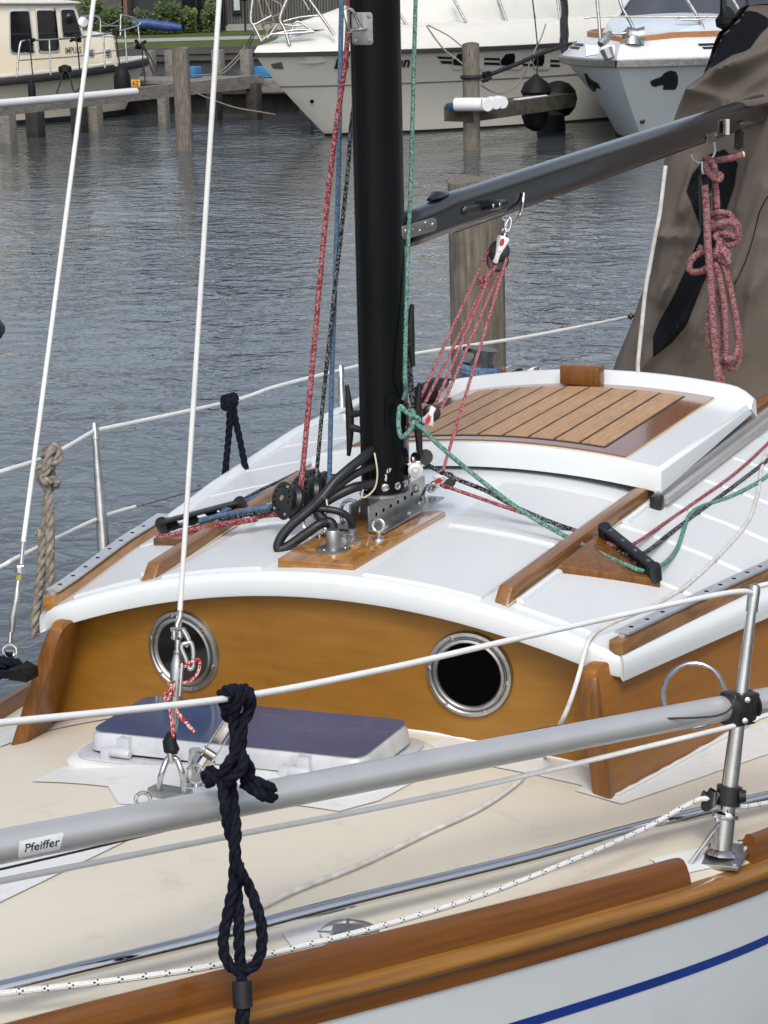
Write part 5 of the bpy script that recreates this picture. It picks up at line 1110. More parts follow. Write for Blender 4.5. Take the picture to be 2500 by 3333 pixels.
# far side coaming gear behind the hatch: winch with blue rope, jammers
WN = empty('winch', T(1500, 1290, 6.9), 'grey cockpit winch with blue rope turns, behind the sliding hatch', 'winch')
wc = T(*c7(860, 600), 6.9); wa = (Zv*1.0-V((0, 0, 0))+R*.15).normalized()
g = G(); g.lathe(T(*c7(930, 690), 6.9)-wa*.03, wa, [(.065, 0), (.062, .03), (.045, .05), (.040, .06), (.040, .10), (.048, .12), (.05, .125)], 28); build(g, 'drum', mat('grey_winch_drum', (.10, .105, .115), .35, .6), WN)
g = G(); g.torus(T(*c7(935, 605), 6.9), wa, .052, .013, 30, 10); g.torus(T(*c7(935, 640), 6.9), wa, .052, .012, 30, 10); build(g, 'rope_turns', bluer, WN)
g = G(); g.lathe(T(*c7(870, 440), 6.9), wa, [(.042, -.03), (.052, 0), (.054, .006), (.03, .010), (.001, .012)], 28); build(g, 'winch_top', steeld, WN)
g = G(); g.lathe(T(*c7(890, 530), 6.9), wa, [(.030, -.04), (.036, .02), (.044, .04)], 28); build(g, 'winch_neck', rubber, WN)
g = G(); pr = [T(*c7(x, y), 7.0) for x, y in ((1150, 680), (1320, 600), (1355, 598), (1365, 630), (1250, 670), (1200, 690))]; g.prism(pr, (.05, .02, -.04)); build(g, 'cockpit_jammer', rubber, YB)
g = G(); pr = [T(*c7(x, y), 7.0) for x, y in ((1300, 680), (1440, 590), (1520, 572), (1545, 600), (1552, 660), (1500, 690))]; g.prism(pr, (.06, .02, -.05)); cf = build(g, 'cockpit_coaming', gel, YB, bevel=.006)
g = G(); pr = [T(*c7(x, y), 6.985) for x, y in ((1468, 600), (1512, 586), (1530, 650), (1480, 655))]; g.prism(pr, (.01, 0, 0)); build(g, 'coaming_inlay', mahog, cf)
line('rope_bight', [T(*c7(x, y), 6.95) for x, y in ((1120, 625), (1160, 612), (1175, 630), (1150, 660), (1140, 690))], .010, mred, 'short bight of pink rope behind the sliding hatch', 'rope')
g = G(); g.tube([T(*c7(350, 830), 6.3), T(*c7(500, 760), 6.5), T(*c7(640, 735), 6.7)], [.02, .022, .012], 10); g.tube([T(*c7(380, 900), 6.2), T(*c7(460, 860), 6.25), T(*c7(480, 900), 6.25)], [.015, .028, .02], 10); build(g, 'halyard_clutch', rubber, YB)
# ================================================================== water, land
wm = bpy.data.materials.new('harbour_water'); wm.use_nodes = True; n = wm.node_tree; N = n.nodes; L = n.links; b = N['Principled BSDF']
b.inputs['Base Color'].default_value = (.066, .078, .085, 1); b.inputs['Roughness'].default_value = .03; b.inputs['IOR'].default_value = 1.33; b.inputs['Specular IOR Level'].default_value = .5
tc = N.new('ShaderNodeTexCoord'); mp = N.new('ShaderNodeMapping'); mp.inputs['Rotation'].default_value = (0, 0, rad(-30)); mp.inputs['Scale'].default_value = (1.0, .8, 1); L.new(tc.outputs['Object'], mp.inputs[0])
n1 = N.new('ShaderNodeTexNoise'); n1.inputs['Scale'].default_value = 4.6; n1.inputs['Detail'].default_value = 3; n1.inputs['Roughness'].default_value = .6; n1.inputs['Distortion'].default_value = .5; L.new(mp.outputs[0], n1.inputs[0])
n2 = N.new('ShaderNodeTexNoise'); n2.inputs['Scale'].default_value = 1.0; n2.inputs['Detail'].default_value = 2; L.new(mp.outputs[0], n2.inputs[0])
s2 = math_(N, L, 'ADD', math_(N, L, 'MULTIPLY', n1.outputs[0], .6), math_(N, L, 'MULTIPLY', n2.outputs[0], .7))
bp = N.new('ShaderNodeBump'); bp.inputs['Strength'].default_value = 1.0; bp.inputs['Distance'].default_value = .048; n4 = N.new('ShaderNodeTexNoise'); n4.inputs['Scale'].default_value = .16; n4.inputs['Detail'].default_value = 2; L.new(mp.outputs[0], n4.inputs[0])
mr = N.new('ShaderNodeMapRange'); mr.inputs[1].default_value = .38; mr.inputs[2].default_value = .62; mr.inputs[3].default_value = .45; mr.inputs[4].default_value = 1.1; L.new(n4.outputs[0], mr.inputs[0])
s2 = math_(N, L, 'MULTIPLY', s2, mr.outputs[0]); L.new(s2, bp.inputs['Height']); L.new(bp.outputs[0], b.inputs['Normal'])
g = G(); g.rows([[V((x, y, 0)) for y in (-150, -40, 0, 40, 150)] for x in (-60, -10, 20, 60, 150)]); build(g, 'water', wm, None, kind='structure', smooth=0)
grassm = mat('mown_grass', (.095, .125, .032), .9, spec=.1, var=0, col2=(.055, .080, .022), vscale=3, dirt=(.13, .13, .055, .6), dscale=.6, bump=1., bscale=8)
pathm = mat('pale_gravel_path', (.34, .33, .32), .9, var=.1, vscale=3)
# shore runs across the view: frame with s along the bank (to the right) and r away from the camera
va = rad(30.5); VR_ = V((math.cos(va), math.sin(va), 0)); VS = V((math.sin(va), -math.cos(va), 0)); O0 = V((CAM.x, CAM.y, 0))
def LP(s, r, z): return O0+VS*s+VR_*r+Zv*z
def gpt(a, b, z): return PZ(a, b, z)
def sr(p): q = p-O0; return q.dot(VS), q.dot(VR_)
r0 = sr(PZ(700, 209, 0))[1]
g = G(); g.poly([LP(-120, r0+.3, .40), LP(120, r0+.3, .40), LP(120, r0+260, .9), LP(-120, r0+260, .9)]); build(g, 'lawn', grassm, None, kind='structure', smooth=0)
def zl_(r): return .40+(r-r0-.3)*.5/260
rp0 = sr(PZ(700, 128, .43))[1]; rp1 = sr(PZ(700, 117, .44))[1]
g = G(); g.poly([LP(-9, rp0, zl_(rp0)+.006), LP(60, rp0-.6, zl_(rp0)+.006), LP(60, rp1, zl_(rp1)+.006), LP(-9, rp1, zl_(rp1)+.006)]); g.poly([LP(-12, rp0+.2, zl_(rp0)+.007), LP(-6.5, rp0+.1, zl_(rp0)+.007), LP(-3, rp1+4, zl_(rp1)+.03), LP(-3.8, rp1+4, zl_(rp1)+.03)]); build(g, 'path', pathm, None, kind='structure', smooth=0)
g = G()
for z0, z1, o in ((-.3, .10, .12), (.10, .26, .0), (.27, .44, -.05)):
    g.poly([LP(-120, r0+o, z0), LP(120, r0+o, z0), LP(120, r0+o, z1), LP(-120, r0+o, z1)]); g.poly([LP(-120, r0+o, z1), LP(120, r0+o, z1), LP(120, r0+.5, z1), LP(-120, r0+.5, z1)])
build(g, 'quay_wall', mat('dark_quay_planks', (.10, .098, .095), .8, var=0, col2=(.03, .03, .03), vscale=.6, stretch=(1, 1, 6)), None, 'long dark timber quay wall holding the grass bank', 'quay wall', smooth=0)
# buildings --------------------------------------------------------
rb_ = sr(PZ(800, 96, .45))[1]
def bpt(a, z, r=None): # point on the facade plane at photo column a
    r_ = r or rb_; p = PZ(a, 150, 0); d = ray(a, 95); d = V((d.x, d.y, 0)); t = r_/d.dot(VR_); return V((CAM.x+d.x*t, CAM.y+d.y*t, z))
def facade(g, a0, a1, z0, z1, out=.0, th=.1): 
    p, q = bpt(a0, z0, rb_-out), bpt(a1, z0, rb_-out); g.prism([p, q, q+Zv*(z1-z0), p+Zv*(z1-z0)], VR_*th); return g
clad = mat('grey_vertical_cladding', (.13, .125, .11), .8, var=0, col2=(.06, .058, .05), vscale=2, stretch=(9, 9, .2))
HB = empty('lakeside_house', bpt(900, .45), 'modern lakeside house with grey vertical boards and large dark glass front', 'house')
g = G(); facade(g, 600, 1500, .3, 6.5, -.3, 9); build(g, 'wall', mat('dark_house_wall', (.04, .045, .052), .6, var=.1), HB)
g = G()
x = 742
while x < 1400: facade(g, x, x+7.5, .62, 6.3, -.0 if True else 0, .22); x += 9.5
build(g, 'cladding', clad, HB)
g = G(); facade(g, 735, 1400, .35, .62, .05, .3); build(g, 'plinth', mat('pale_plinth', (.32, .31, .29), .8), HB)
g = G(); facade(g, 594, 728, .46, 4.2, .06, .05); gl = build(g, 'glass_front', mat('garden_window_glass', (.01, .013, .013), .04, var=.2), HB)
g = G(); 
for a in (590, 640, 662, 706, 728): facade(g, a, a+(7 if a == 590 else 3), .44, 4.3, .14, .1)
facade(g, 590, 732, .40, .46, .2, .3); build(g, 'window_frame', mat('black_frame', (.012, .012, .013), .5), gl)
wn = build(facade(G(), 758, 790, .95, 4.3, .12, .1), 'window', mat('black_frame', (0, 0, 0)), HB); build(facade(G(), 764, 783, 1.05, 4.3, .18, .05), 'pane', mat('pale_sky_glass', (.42, .50, .52), .3, var=.05), wn)
build(facade(G(), 735, 742, .62, 6.3, .10, .1), 'downpipe', mat('black_frame', (0, 0, 0)), HB)
g = G(); p = bpt(799, .45, rb_-1.5); g.cyl(p, p+Zv*.95, .035, 10).lathe(p+Zv*.9, Zv, [(.05, 0), (.22, .06), (.24, .16), (.08, .22)], 16); build(g, 'garden_lamp', mat('black_frame', (0, 0, 0)), None, 'low black garden lamp standing before the grey boarded house', 'garden lamp')
brick = bpy.data.materials.new('red_brick'); brick.use_nodes = True; bn = brick.node_tree; bt = bn.nodes.new('ShaderNodeTexBrick'); bt.inputs['Color1'].default_value = (.20, .07, .05, 1); bt.inputs['Color2'].default_value = (.13, .05, .04, 1); bt.inputs['Mortar'].default_value = (.25, .22, .2, 1); bt.inputs['Scale'].default_value = 4
tcb = bn.nodes.new('ShaderNodeTexCoord'); bn.links.new(tcb.outputs['Object'], bt.inputs[0]); bn.links.new(bt.outputs[0], bn.nodes['Principled BSDF'].inputs['Base Color'])
rb2 = rb_+6
def fac2(g, a0, a1, z0, z1, out=0, th=.1):
    p, q = bpt(a0, z0, rb2-out), bpt(a1, z0, rb2-out); g.prism([p, q, q+Zv*(z1-z0), p+Zv*(z1-z0)], VR_*th); return g
HC = empty('brick_house', bpt(430, .45, rb2), 'darker house with a red brick pier and grey wall behind the hedge', 'house')
build(fac2(G(), 150, 400, .3, 5, -.2, 6), 'wall', mat('grey_house_wall', (.10, .098, .10), .8, var=.15), HC)
build(fac2(G(), 405, 425, .3, 5, .3, 1), 'brick_pier', brick, HC)
build(fac2(G(), 425, 594, .3, 5, -.2, 6), 'dark_front', mat('dark_house_wall', (0, 0, 0)), HC)
build(fac2(G(), 418, 432, .3, 5, .5, .3), 'door_frame', mat('black_frame', (0, 0, 0)), HC)
# hedge bushes of many small leaves
leafA = mat('hedge_leaf', (.075, .125, .028), .6, var=0, col2=(.035, .06, .015), vscale=3)
leafB = mat('pale_shrub_leaf', (.13, .17, .05), .6, var=0, col2=(.06, .09, .03), vscale=3)
def bush(a0, a1, r, h, m, lab, n=2600, z0=.45):
    p, q = bpt(a0, z0, r), bpt(a1, z0, r); w_ = (q-p).length; c = (p+q)/2; g = G(); rr_ = random.Random(int(a0*7+h*10))
    lumps = [(rr_.uniform(-.5, .5), rr_.uniform(.35, .85), rr_.uniform(.16, .34)) for _ in range(16)]
    for i in range(n):
        lx, lz, lr = lumps[rr_.randrange(len(lumps))]; u = V((rr_.gauss(0, 1), rr_.gauss(0, 1), rr_.gauss(0, 1))).normalized()*(rr_.random()**.3)
        pos = c+VS*((lx+u.x*lr)*w_*.85)+VR_*(u.y*.5)+Zv*max(.03, (lz+u.z*lr)*h*.9-(.0 if rr_.random() > .35 else rr_.random()*lz*h))
        a = V((rr_.gauss(0, 1), rr_.gauss(0, 1), rr_.gauss(0, 1))).normalized(); b_ = a.orthogonal().normalized(); s = rr_.uniform(.03, .065)
        g.poly([pos-a*s, pos+b_*s*.5, pos+a*s, pos-b_*s*.5])
    return build(g, 'bush', m, None, lab, 'bush', 'bushes before the far houses', smooth=0)
rh = rb_-1.2
bush(250, 345, rh, 1.35, leafB, 'loose pale bush left of the brick pier, above the cream boat')
bush(325, 400, rh-.5, .95, leafA, 'clipped green bush between the cream boat and the brick pier')
bush(395, 470, rh+.8, .55, leafB, 'low pale shrub at the foot of the brick pier')
bush(440, 520, rh, .95, leafA, 'round green bush right of the brick pier')
bush(515, 592, rh, 1.05, leafA, 'round green bush touching the dark glass front')
bush(595, 640, rh+.3, .8, leafB, 'thin shrub reflected before the dark glass door')
bush(660, 712, rh+.3, 1.1, leafB, 'tall thin shrub in front of the dark glass')
g = G(); p, q = bpt(432, .78, rh-1.0), bpt(590, .62, rh-1.0); g.tube([p, p.lerp(q, .3)+Zv*.03, p.lerp(q, .7), q], [.14, .17, .16, .10], 12); build(g, 'blue_tarpaulin', mat('blue_tarp', (.03, .07, .22), .5, var=.25, vscale=4), None, 'rolled blue tarpaulin lying before the green bushes', 'tarpaulin')
# ------------------------------------------------------------------ piles and jetties
def pile(p, r, z1, lab, lean=(0, 0), m=pilew, grp=None, n=20):
    g = G(); rows = []; rr_ = random.Random(int(p.x*100)); ph = [rr_.uniform(0, 6) for _ in range(4)]
    for i in range(14):
        z = -.6+(z1+.6)*i/13; row = []
        for j in range(n*2):
            a = math.pi*j/n; q = r*(1+.03*math.sin(3*a+ph[0])+.02*math.sin(7*a+ph[1])-.06*max(0, math.cos(a*1-ph[2]))**30-.05*max(0, math.cos(a-ph[3]))**40)
            row.append(V((p.x+lean[0]*z+q*math.cos(a), p.y+lean[1]*z+q*math.sin(a), z+(.012*math.sin(a*2+ph[1]) if i == 13 else 0))))
        rows.append(row)
    g.rows(rows, closed=True, cap=True); return build(g, 'mooring_pile', m, None, lab, 'pile', grp, smooth=45)
GP_ = 'timber mooring piles standing in the harbour water'
pile(PZ(602, 490, 0), .118, 1.42, 'grey timber pile between the cream boat and the big cruiser', grp=GP_)
pile(PZ(1537, 488, 0), .115, 1.43, 'timber pile in front of the big cruiser with ropes round it', grp=GP_)
bpz = T(1553, 585, 10.0); pile(V((bpz.x, bpz.y, 0)), .130, bpz.z, 'large weathered timber pile close behind the boom', lean=(-.004, .004), grp=GP_, n=28)
# jetty: deck planks, edge beam, posts
JT = empty('jetty', PZ(650, 330, .2), 'grey timber jetty running behind the pile', 'jetty')
def hb(p, q, w_, h_): return G().bar(p, q, w_, h_)
zt_ = .62
e0, e1 = PZ(-200, 375, zt_), PZ(440, 306, zt_); e2 = PZ(852, 263, zt_)
build(hb(e0, e1-Zv*.0, .10, .20), 'edge_beam', jetw, JT); build(hb(e1, e2, .10, .20), 'edge_beam', jetw, JT)
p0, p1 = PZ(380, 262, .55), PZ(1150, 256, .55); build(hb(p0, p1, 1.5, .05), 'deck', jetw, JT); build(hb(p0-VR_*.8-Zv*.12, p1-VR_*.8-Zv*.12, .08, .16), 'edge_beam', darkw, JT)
q0, q1 = PZ(842, 282, .5), PZ(1000, 282, .5); build(hb(q0, q1, .10, .18), 'edge_beam', jetw, JT)
g = G(); g.bar(PZ(372, 375, .0)+VR_*.4+Zv*.1, PZ(1200, 372, .0)+VR_*.4+Zv*.1, .1, .80); build(g, 'under_jetty_shade', darkw, JT)  # dark panel added behind the beam to paint the shade under the jetty
for a, b, w_ in ((28, 465, .20), (118, 448, .22), (312, 428, .19), (260, 432, .2), (535, 400, .15), (830, 390, .2), (1000, 395, .2), (700, 392, .2)):
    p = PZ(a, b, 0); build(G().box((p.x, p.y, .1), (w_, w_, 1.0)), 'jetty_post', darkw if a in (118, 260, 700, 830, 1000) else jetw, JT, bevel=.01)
for a in (490, 560, 712, 805): 
    p = PZ(a, 250, .55); build(G().box((p.x, p.y, .72), (.18, .18, .62)), 'jetty_post', jetw, JT, bevel=.01)
for a, w_ in ((632, .17), (862, .28)):
    p = PZ(a, 252, .58); build(G().box((p.x, p.y, .68), (.25, w_, .18)).box((p.x-.0, p.y, .60), (.3, w_*1.2, .03)), 'blue_box', mat('bright_blue_plastic', (.03, .20, .42), .4), None, 'small blue plastic box on the jetty right of the pile' if a == 632 else 'blue plastic box on the jetty by the cruiser bow', 'box', bevel=.01)
t0_, t1_ = PZ(-200, 354, .74), PZ(443, 298, .74); g = G(); g.tube([t0_, t1_], .055, 16); build(g, 'fender_tube', mat('white_foam_tube', (.66, .67, .67), .6, var=.05), None, 'long white fender tube on the jetty edge before the cream boat', 'fender tube')
p = T(442, 270, 32.2); pt_ = [p-VS*.065, p+VS*.065]; g = G(); g.bar(pt_[0], pt_[1], .02, .10); s = build(g, 'berth_sign', mat('orange_sign', (.75, .38, .03), .5, var=.03), None, 'orange berth number sign 62 at the jetty', 'sign')
text_on('62', pt_[0]+VS*.012-Zv*.034, VS, Zv, .095, 'number', mat('black_print', (.01, .01, .01), .5), s, bold=.012, thick=.013)
# jetty end right with blue float and white tubes
JR = empty('finger_jetty', PZ(1540, 360, .4), 'finger jetty end with white tubes between the cruisers', 'jetty')
f0, f1 = T(1490, 372, 29.3), T(1830, 325, 31.5); build(hb(f0, f1, .45, .20), 'beam', mat('mossy_wood', (.085, .08, .055), .9, var=.3), JR)
build(G().box(T(1498, 345, 29.2), (.35, .30, .09)), 'blue_float', mat('blue_float', (.01, .05, .13), .5), JR, bevel=.02)
for i, (x, y, r_) in enumerate(((790, 705, .090), (885, 705, .090), (940, 695, .085), (985, 690, .085))):
    c = T(*c2(x, y), 29.0+.1*i); g = G(); ax = (-VR_*.35+VS*.93).normalized() if i == 0 else (-VR_*.9+VS*.25).normalized(); g.lathe(c-ax*(.22 if i == 0 else .1), ax, [(r_*.9, 0), (r_, .02), (r_, .36 if i == 0 else .2), (r_*.92, .38 if i == 0 else .22)], 24)
    build(g, 'white_fender_roll', mat('white_foam', (.74, .75, .76), .6, var=.03), None, ['white foam roll lying crosswise on the finger jetty', 'white foam roll with its round end facing us', 'third white foam roll, behind the round faced one', 'rearmost white foam roll on the finger jetty'][i], 'foam roll')
g = G(); g.tube([T(*c2(1095, 690), 30.3), T(*c2(1300, 665), 31)], .055, 12); build(g, 'white_pipe', mat('white_foam', (0, 0, 0)), None, 'white pipe lying on the finger jetty beside the black fenders', 'pipe')
# ------------------------------------------------------------------ hull builder for the motor boats
class Boat:
    def __init__(s, bow, ang, L, B, zb, zm, rake=1.0, flare=.35, full=.45, wl=.80, p=2.2, chine=None):
        s.o = V((bow.x, bow.y, 0)); s.u = V((math.cos(ang), math.sin(ang), 0)); s.t = V((-math.sin(ang), math.cos(ang), 0))
        s.L, s.B, s.zb, s.zm, s.rake, s.flare, s.full, s.wl, s.p = L, B, zb, zm, rake, flare, full, wl, p
    def P(s, a, t, z): return s.o+s.u*a+s.t*t+Zv*z
    def zs(s, a): k = min(1, a/s.L*1.6); return s.zb+(s.zm-s.zb)*(1-(1-k)**2)
    def hb(s, a): k = min(1, max(0, a/(s.L*s.full))); return s.B*(1-(1-k)**s.p)**(1/1.15)
    def sect(s, a, side, n=12, h0=0., h1=1.):
        out = []; zt = s.zs(a)
        for i in range(n+1):
            h = h0+(h1-h0)*i/n; z = -.25+(zt+.25)*h; sh = s.rake*(1-h)**1.15   # stem runs aft below
            aa = a*(1-sh/s.L)+sh; base = s.hb(max(0, aa-sh)); 
            w_ = base*((s.wl+(1-s.wl)*h)-s.flare*math.sin(math.pi*h)*.22*(1-min(1, a/(s.L*.7))))
            out.append(s.P(aa, side*w_, z))
        return out
    def surf(s, off=0., h0=0., h1=1., sides=(-1, 1), n=12, a0=0, a1=None):
        g = G(); st = [a0+((a1 or s.L)-a0)*(i/36)**1.5 for i in range(37)]
        for sd_ in sides:
            rows = []
            for a in st:
                row = s.sect(a, sd_, n, h0, h1)
                if off: row = [q+s.t*(sd_*off)-s.u*(off*max(0, 1-a*1.2)) for q in row]
                rows.append(row)
            g.rows(rows)
        return g
    def strip(s, prof, sides=(-1, 1)): # swept rail along the sheer; prof = (out, up)
        g = G(); st = [s.L*(i/40)**1.5 for i in range(41)]
        for sd_ in sides:
            rows = []
            for a in st:
                w_ = s.hb(a); d = (s.hb(a+.05)-s.hb(max(0, a-.05)))/.1; nn = V((-d, 1)).normalized() if False else (-d/math.hypot(d, 1), 1/math.hypot(d, 1))
                rows.append([s.P(a+nn[0]*o, sd_*(w_+nn[1]*o), s.zs(a)+h) for o, h in prof])
            g.rows(rows, closed=True)
        return g
    def deckg(s, inset=0., dz=0., camber=.05, a0=0, a1=None):
        g = G(); rows = []
        for i in range(37):
            a = a0+((a1 or s.L)-a0)*(i/36)**1.4; w_ = max(.002, s.hb(a)-inset); rows.append([s.P(a, w_*k/8, s.zs(a)+dz+camber*(1-(k/8)**2)*min(1, w_)) for k in range(-8, 9)])
        return g.rows(rows)
def railtube(pts, r, m, nm, par, n=8, seg=6): return build(G().tube(spline(pts, seg), r, n), nm, m, par, smooth=60)
# ================================================================== the three motor boats
def side_pt(bt, a, b, t):
    r = ray(a, b); q = CAM-bt.o; k = (t-q.dot(bt.t))/r.dot(bt.t); return CAM+r*k
def outline(bt, f, pts, t): return [side_pt(bt, *f(x, y), t) for x, y in pts]
rub = mat('black_rub_rail', (.018, .018, .019), .55, bump=.5, bscale=30)
# --- cream steel cruiser, left
bw = PZ(474, 186, .99); A = Boat(bw, rad(128), 10, 1.6, .99, .74, rake=.60, flare=.30, full=.30, wl=.80)
A_ = empty('cabin_cruiser', A.P(4, 0, 0), 'cream motor cruiser with black rub rail and three dark windows, moored far left', 'motor boat')
gh = A.surf(); HA = build(gh, 'hull', bcream, A_, smooth=50)
build(A.surf(.012, 0, .30), 'boot_top', boot, HA, smooth=50)
build(A.strip([(.0, -.155), (.05, -.145), (.075, -.09), (.05, -.025), (0, -.015)]), 'rub_rail', rub, A_, smooth=50)
g = A.strip([(.075, -.152), (.09, -.09), (.075, -.03), (.06, -.09)])
build(A.strip([(.03, -.02), (.035, .01), (-.02, .03), (-.06, .02), (-.05, -.04)]), 'gunwale_cap', bwhite2, A_, smooth=50)
build(A.deckg(.04, -.10), 'deck', bcream, A_, smooth=50)
ta = .93
def prism_side(bt, pts, t0, t1, nm, m, par, **k): return build(G().prism([p+bt.t*0 for p in pts], bt.t*(t1-t0)), nm, m, par, **k)
wh = outline(A, c5, [(-900, 40), (795, 38), (830, 110), (905, 350), (912, 800), (-900, 900)], ta)
WH = prism_side(A, wh, ta, -ta, 'wheelhouse', bcream, A_, bevel=.02)
rf_ = outline(A, c5, [(-900, 6), (650, 6), (870, 22), (872, 34), (655, 40), (-900, 42)], ta+.10); prism_side(A, rf_, ta+.1, -ta-.1, 'wheelhouse_roof', bwhite2, A_, bevel=.01)
cr_o = outline(A, c5, [(905, 372), (1060, 366), (1232, 392), (1268, 640), (1280, 720), (905, 800)], .80); prism_side(A, cr_o, .8, -.8, 'coachroof', bcream, A_, bevel=.03)
cr_o = outline(A, c5, [(900, 365), (1060, 358), (1240, 384), (1240, 396), (905, 470), (900, 430)], .815); prism_side(A, cr_o[:4]+[outline(A, c5, [(905, 392)], .815)[0]], .815, -.815, 'coachroof_top', bwhite2, A_, bevel=.01)
for i, pw_ in enumerate(([(95, 90), (320, 86), (375, 540), (368, 580), (130, 585), (105, 545)], [(378, 86), (585, 84), (600, 110), (645, 530), (638, 568), (430, 574), (412, 540)], [(645, 84), (800, 82), (890, 370), (882, 400), (690, 405), (668, 370)])):
    P_ = outline(A, c5, pw_, ta); P_ = rounded(P_, .045, 5)
    w_ = build(G().prism(P_, A.t*.018), 'window', mat('grey_window_frame', (.40, .43, .46), .4, .4), A_, bevel=.006)
    c = sum(P_, V((0, 0, 0)))/len(P_); P2_ = [c+(p-c)*.90+A.t*.014 for p in P_]; build(G().prism(P2_, A.t*.008), 'pane', dglass, w_)
for x0 in (950, 1132):
    P_ = rounded(outline(A, c5, [(x0+8, 530), (x0+65, 520), (x0+72, 610), (x0+20, 625)], .80), .03, 4); w_ = build(G().prism(P_, A.t*.02), 'vent', mat('grey_window_frame', (0, 0, 0)), A_, bevel=.004)
    for k in range(3):
        q = outline(A, c5, [(x0+14, 545+24*k), (x0+52, 540+24*k), (x0+52, 550+24*k), (x0+14, 556+24*k)], .822); build(G().prism(q, A.t*.004), 'vent_slot', hole, w_)
o0, o1 = outline(A, c5, [(705, 582), (880, 572)], ta); xd = (o1-o0).normalized(); vs, fs = textmesh('IMPULS', 1, .022); ww = max(v.x for v in vs); hh = (outline(A, c5, [(705, 512)], ta)[0]-o0).length
g = G(); g.add([o0+xd*(v.x/ww*(o1-o0).length)+Zv*(v.y/.72*hh)+A.t*.004 for v in vs]); [g.face(f) for f in fs]; build(g, 'boat_name', mat('dark_bronze_letters', (.06, .045, .03), .5), A_, smooth=0)
def dA(x): return 34.0+(x/1510)*1.45
def RA(pts, r=.017, far=0): return railtube([T(*c5(x, y), dA(x)+far) for x, y in pts], r, steeld, 'guard_rail', A_)
RA([(185, 830), (192, 700), (205, 560), (218, 480), (250, 442), (420, 433), (600, 425), (900, 398), (1130, 370), (1280, 340), (1420, 300), (1500, 270), (1512, 255)])
RA([(1512, 255), (1500, 235), (1440, 195), (1330, 165), (1306, 175), (1302, 280), (1300, 385)], far=.9)
RA([(205, 652), (540, 630), (860, 605), (1130, 565), (1360, 520), (1505, 465)], .010)
for p, q in (((533, 430), (548, 810)), ((1118, 372), (1135, 735)), ((1350, 325), (1372, 680)), ((1490, 275), (1512, 480))): RA([p, q], .015)
RA([(858, 185), (960, 172), (1040, 175), (1080, 215), (1085, 350)], far=2.4); RA([(1085, 280), (1190, 280), (1290, 278)], .012, 2.4); RA([(1095, 235), (1160, 262), (1190, 262), (1240, 245), (1290, 212)], .007, 2.4)
build(G().lathe(T(*c5(897, 240), 34.8), (-D+R*.3).normalized(), [(.02, -.12), (.07, -.08), (.09, 0), (.08, .02), (.02, .03)], 20), 'search_light', steel, A_)
def dk_line(pts, r, nm, lab, dpt, m=None, cat='rope'): return line(nm, [T(*p, d if isinstance(dpt, (int, float)) is False else dpt) for p, d in [(q, dpt) for q in pts]], r, m or MATS['black_line'], lab, cat)
dk_line([c5(*p) for p in ((325, 430), (330, 560), (345, 720), (358, 860), (352, 940))], .010, 'fender_line', 'black fender line from the rail left of the name', 33.7)
dk_line([c5(*p) for p in ((820, 400), (840, 520), (852, 650), (866, 800))], .012, 'fender_line', 'black fender line over the boat name', 34.1)
dk_line([c5(*p) for p in ((1248, 345), (1270, 520), (1300, 760), (1305, 800))], .012, 'fender_line', 'black fender line nearest the cream boat bow', 34.6)
dk_line([c5(*p) for p in ((700, 760), (675, 800), (650, 900), (610, 1010))], .012, 'bollard_rope', 'black rope hanging left from the cream boat bollard', 33.8)
dk_line([c5(*p) for p in ((700, 760), (740, 790), (770, 880), (790, 970), (820, 990), (860, 950), (870, 880))], .012, 'bollard_rope', 'black rope looped right from the cream boat bollard', 33.8)
build(G().lathe(T(*c5(705, 790), 33.9), Zv, [(.05, -.1), (.06, 0), (.11, .04), (.10, .10), (.03, .13)], 14), 'rope_bundle', rubber, None, 'black rope bundle on the cream boat bollard', 'rope')
def knot(f, x, y, d, r, lab): g = G(); rr_ = random.Random(int(x)); c = T(*f(x, y), d); g.tube(spline([c+V((rr_.uniform(-r, r), rr_.uniform(-r, r), rr_.uniform(-r, r)*1.2)) for _ in range(12)], 4), r*.3, 6); return build(g, 'rope_knot', rubber, None, lab, 'rope knot', smooth=60)
knot(c5, 325, 445, 33.8, .06, 'black rope knot on the cream boat rail, left one'); knot(c5, 820, 415, 34.2, .07, 'black rope knot on the rail above the boat name'); knot(c5, 1250, 355, 34.7, .05, 'black rope knot on the rail near the cream boat bow'); knot(c5, 1520, 455, 35.2, .09, 'tangled black rope at the cream boat stem')
for x, y, r_, lab in ((1320, 880, .135, 'black fender under the cream boat bow'), (345, 1000, .06, 'small black fender behind the white tube')):
    build(G().lathe(T(*c5(x, y), 34.5 if x > 1000 else 33.7)-Zv*.30, Zv, [(.02, -.02), (r_*.7, .02), (r_, .12), (r_, .38), (r_*.7, .48), (.02, .54)], 18), 'black_fender', rubber, None, lab, 'fender')
for p, q, lab in (((1530, 450), (1700, 760), 'black mooring line from the cream boat bow to the jetty'), ((1540, 470), (1655, 800), 'second black mooring line beside the first at the cream boat bow'), ((1530, 480), (1570, 900), 'black line dropping from the cream boat bow')):
    dk_line([c5(*p), c5(*q)], .012, 'mooring_line', lab, 35.0)
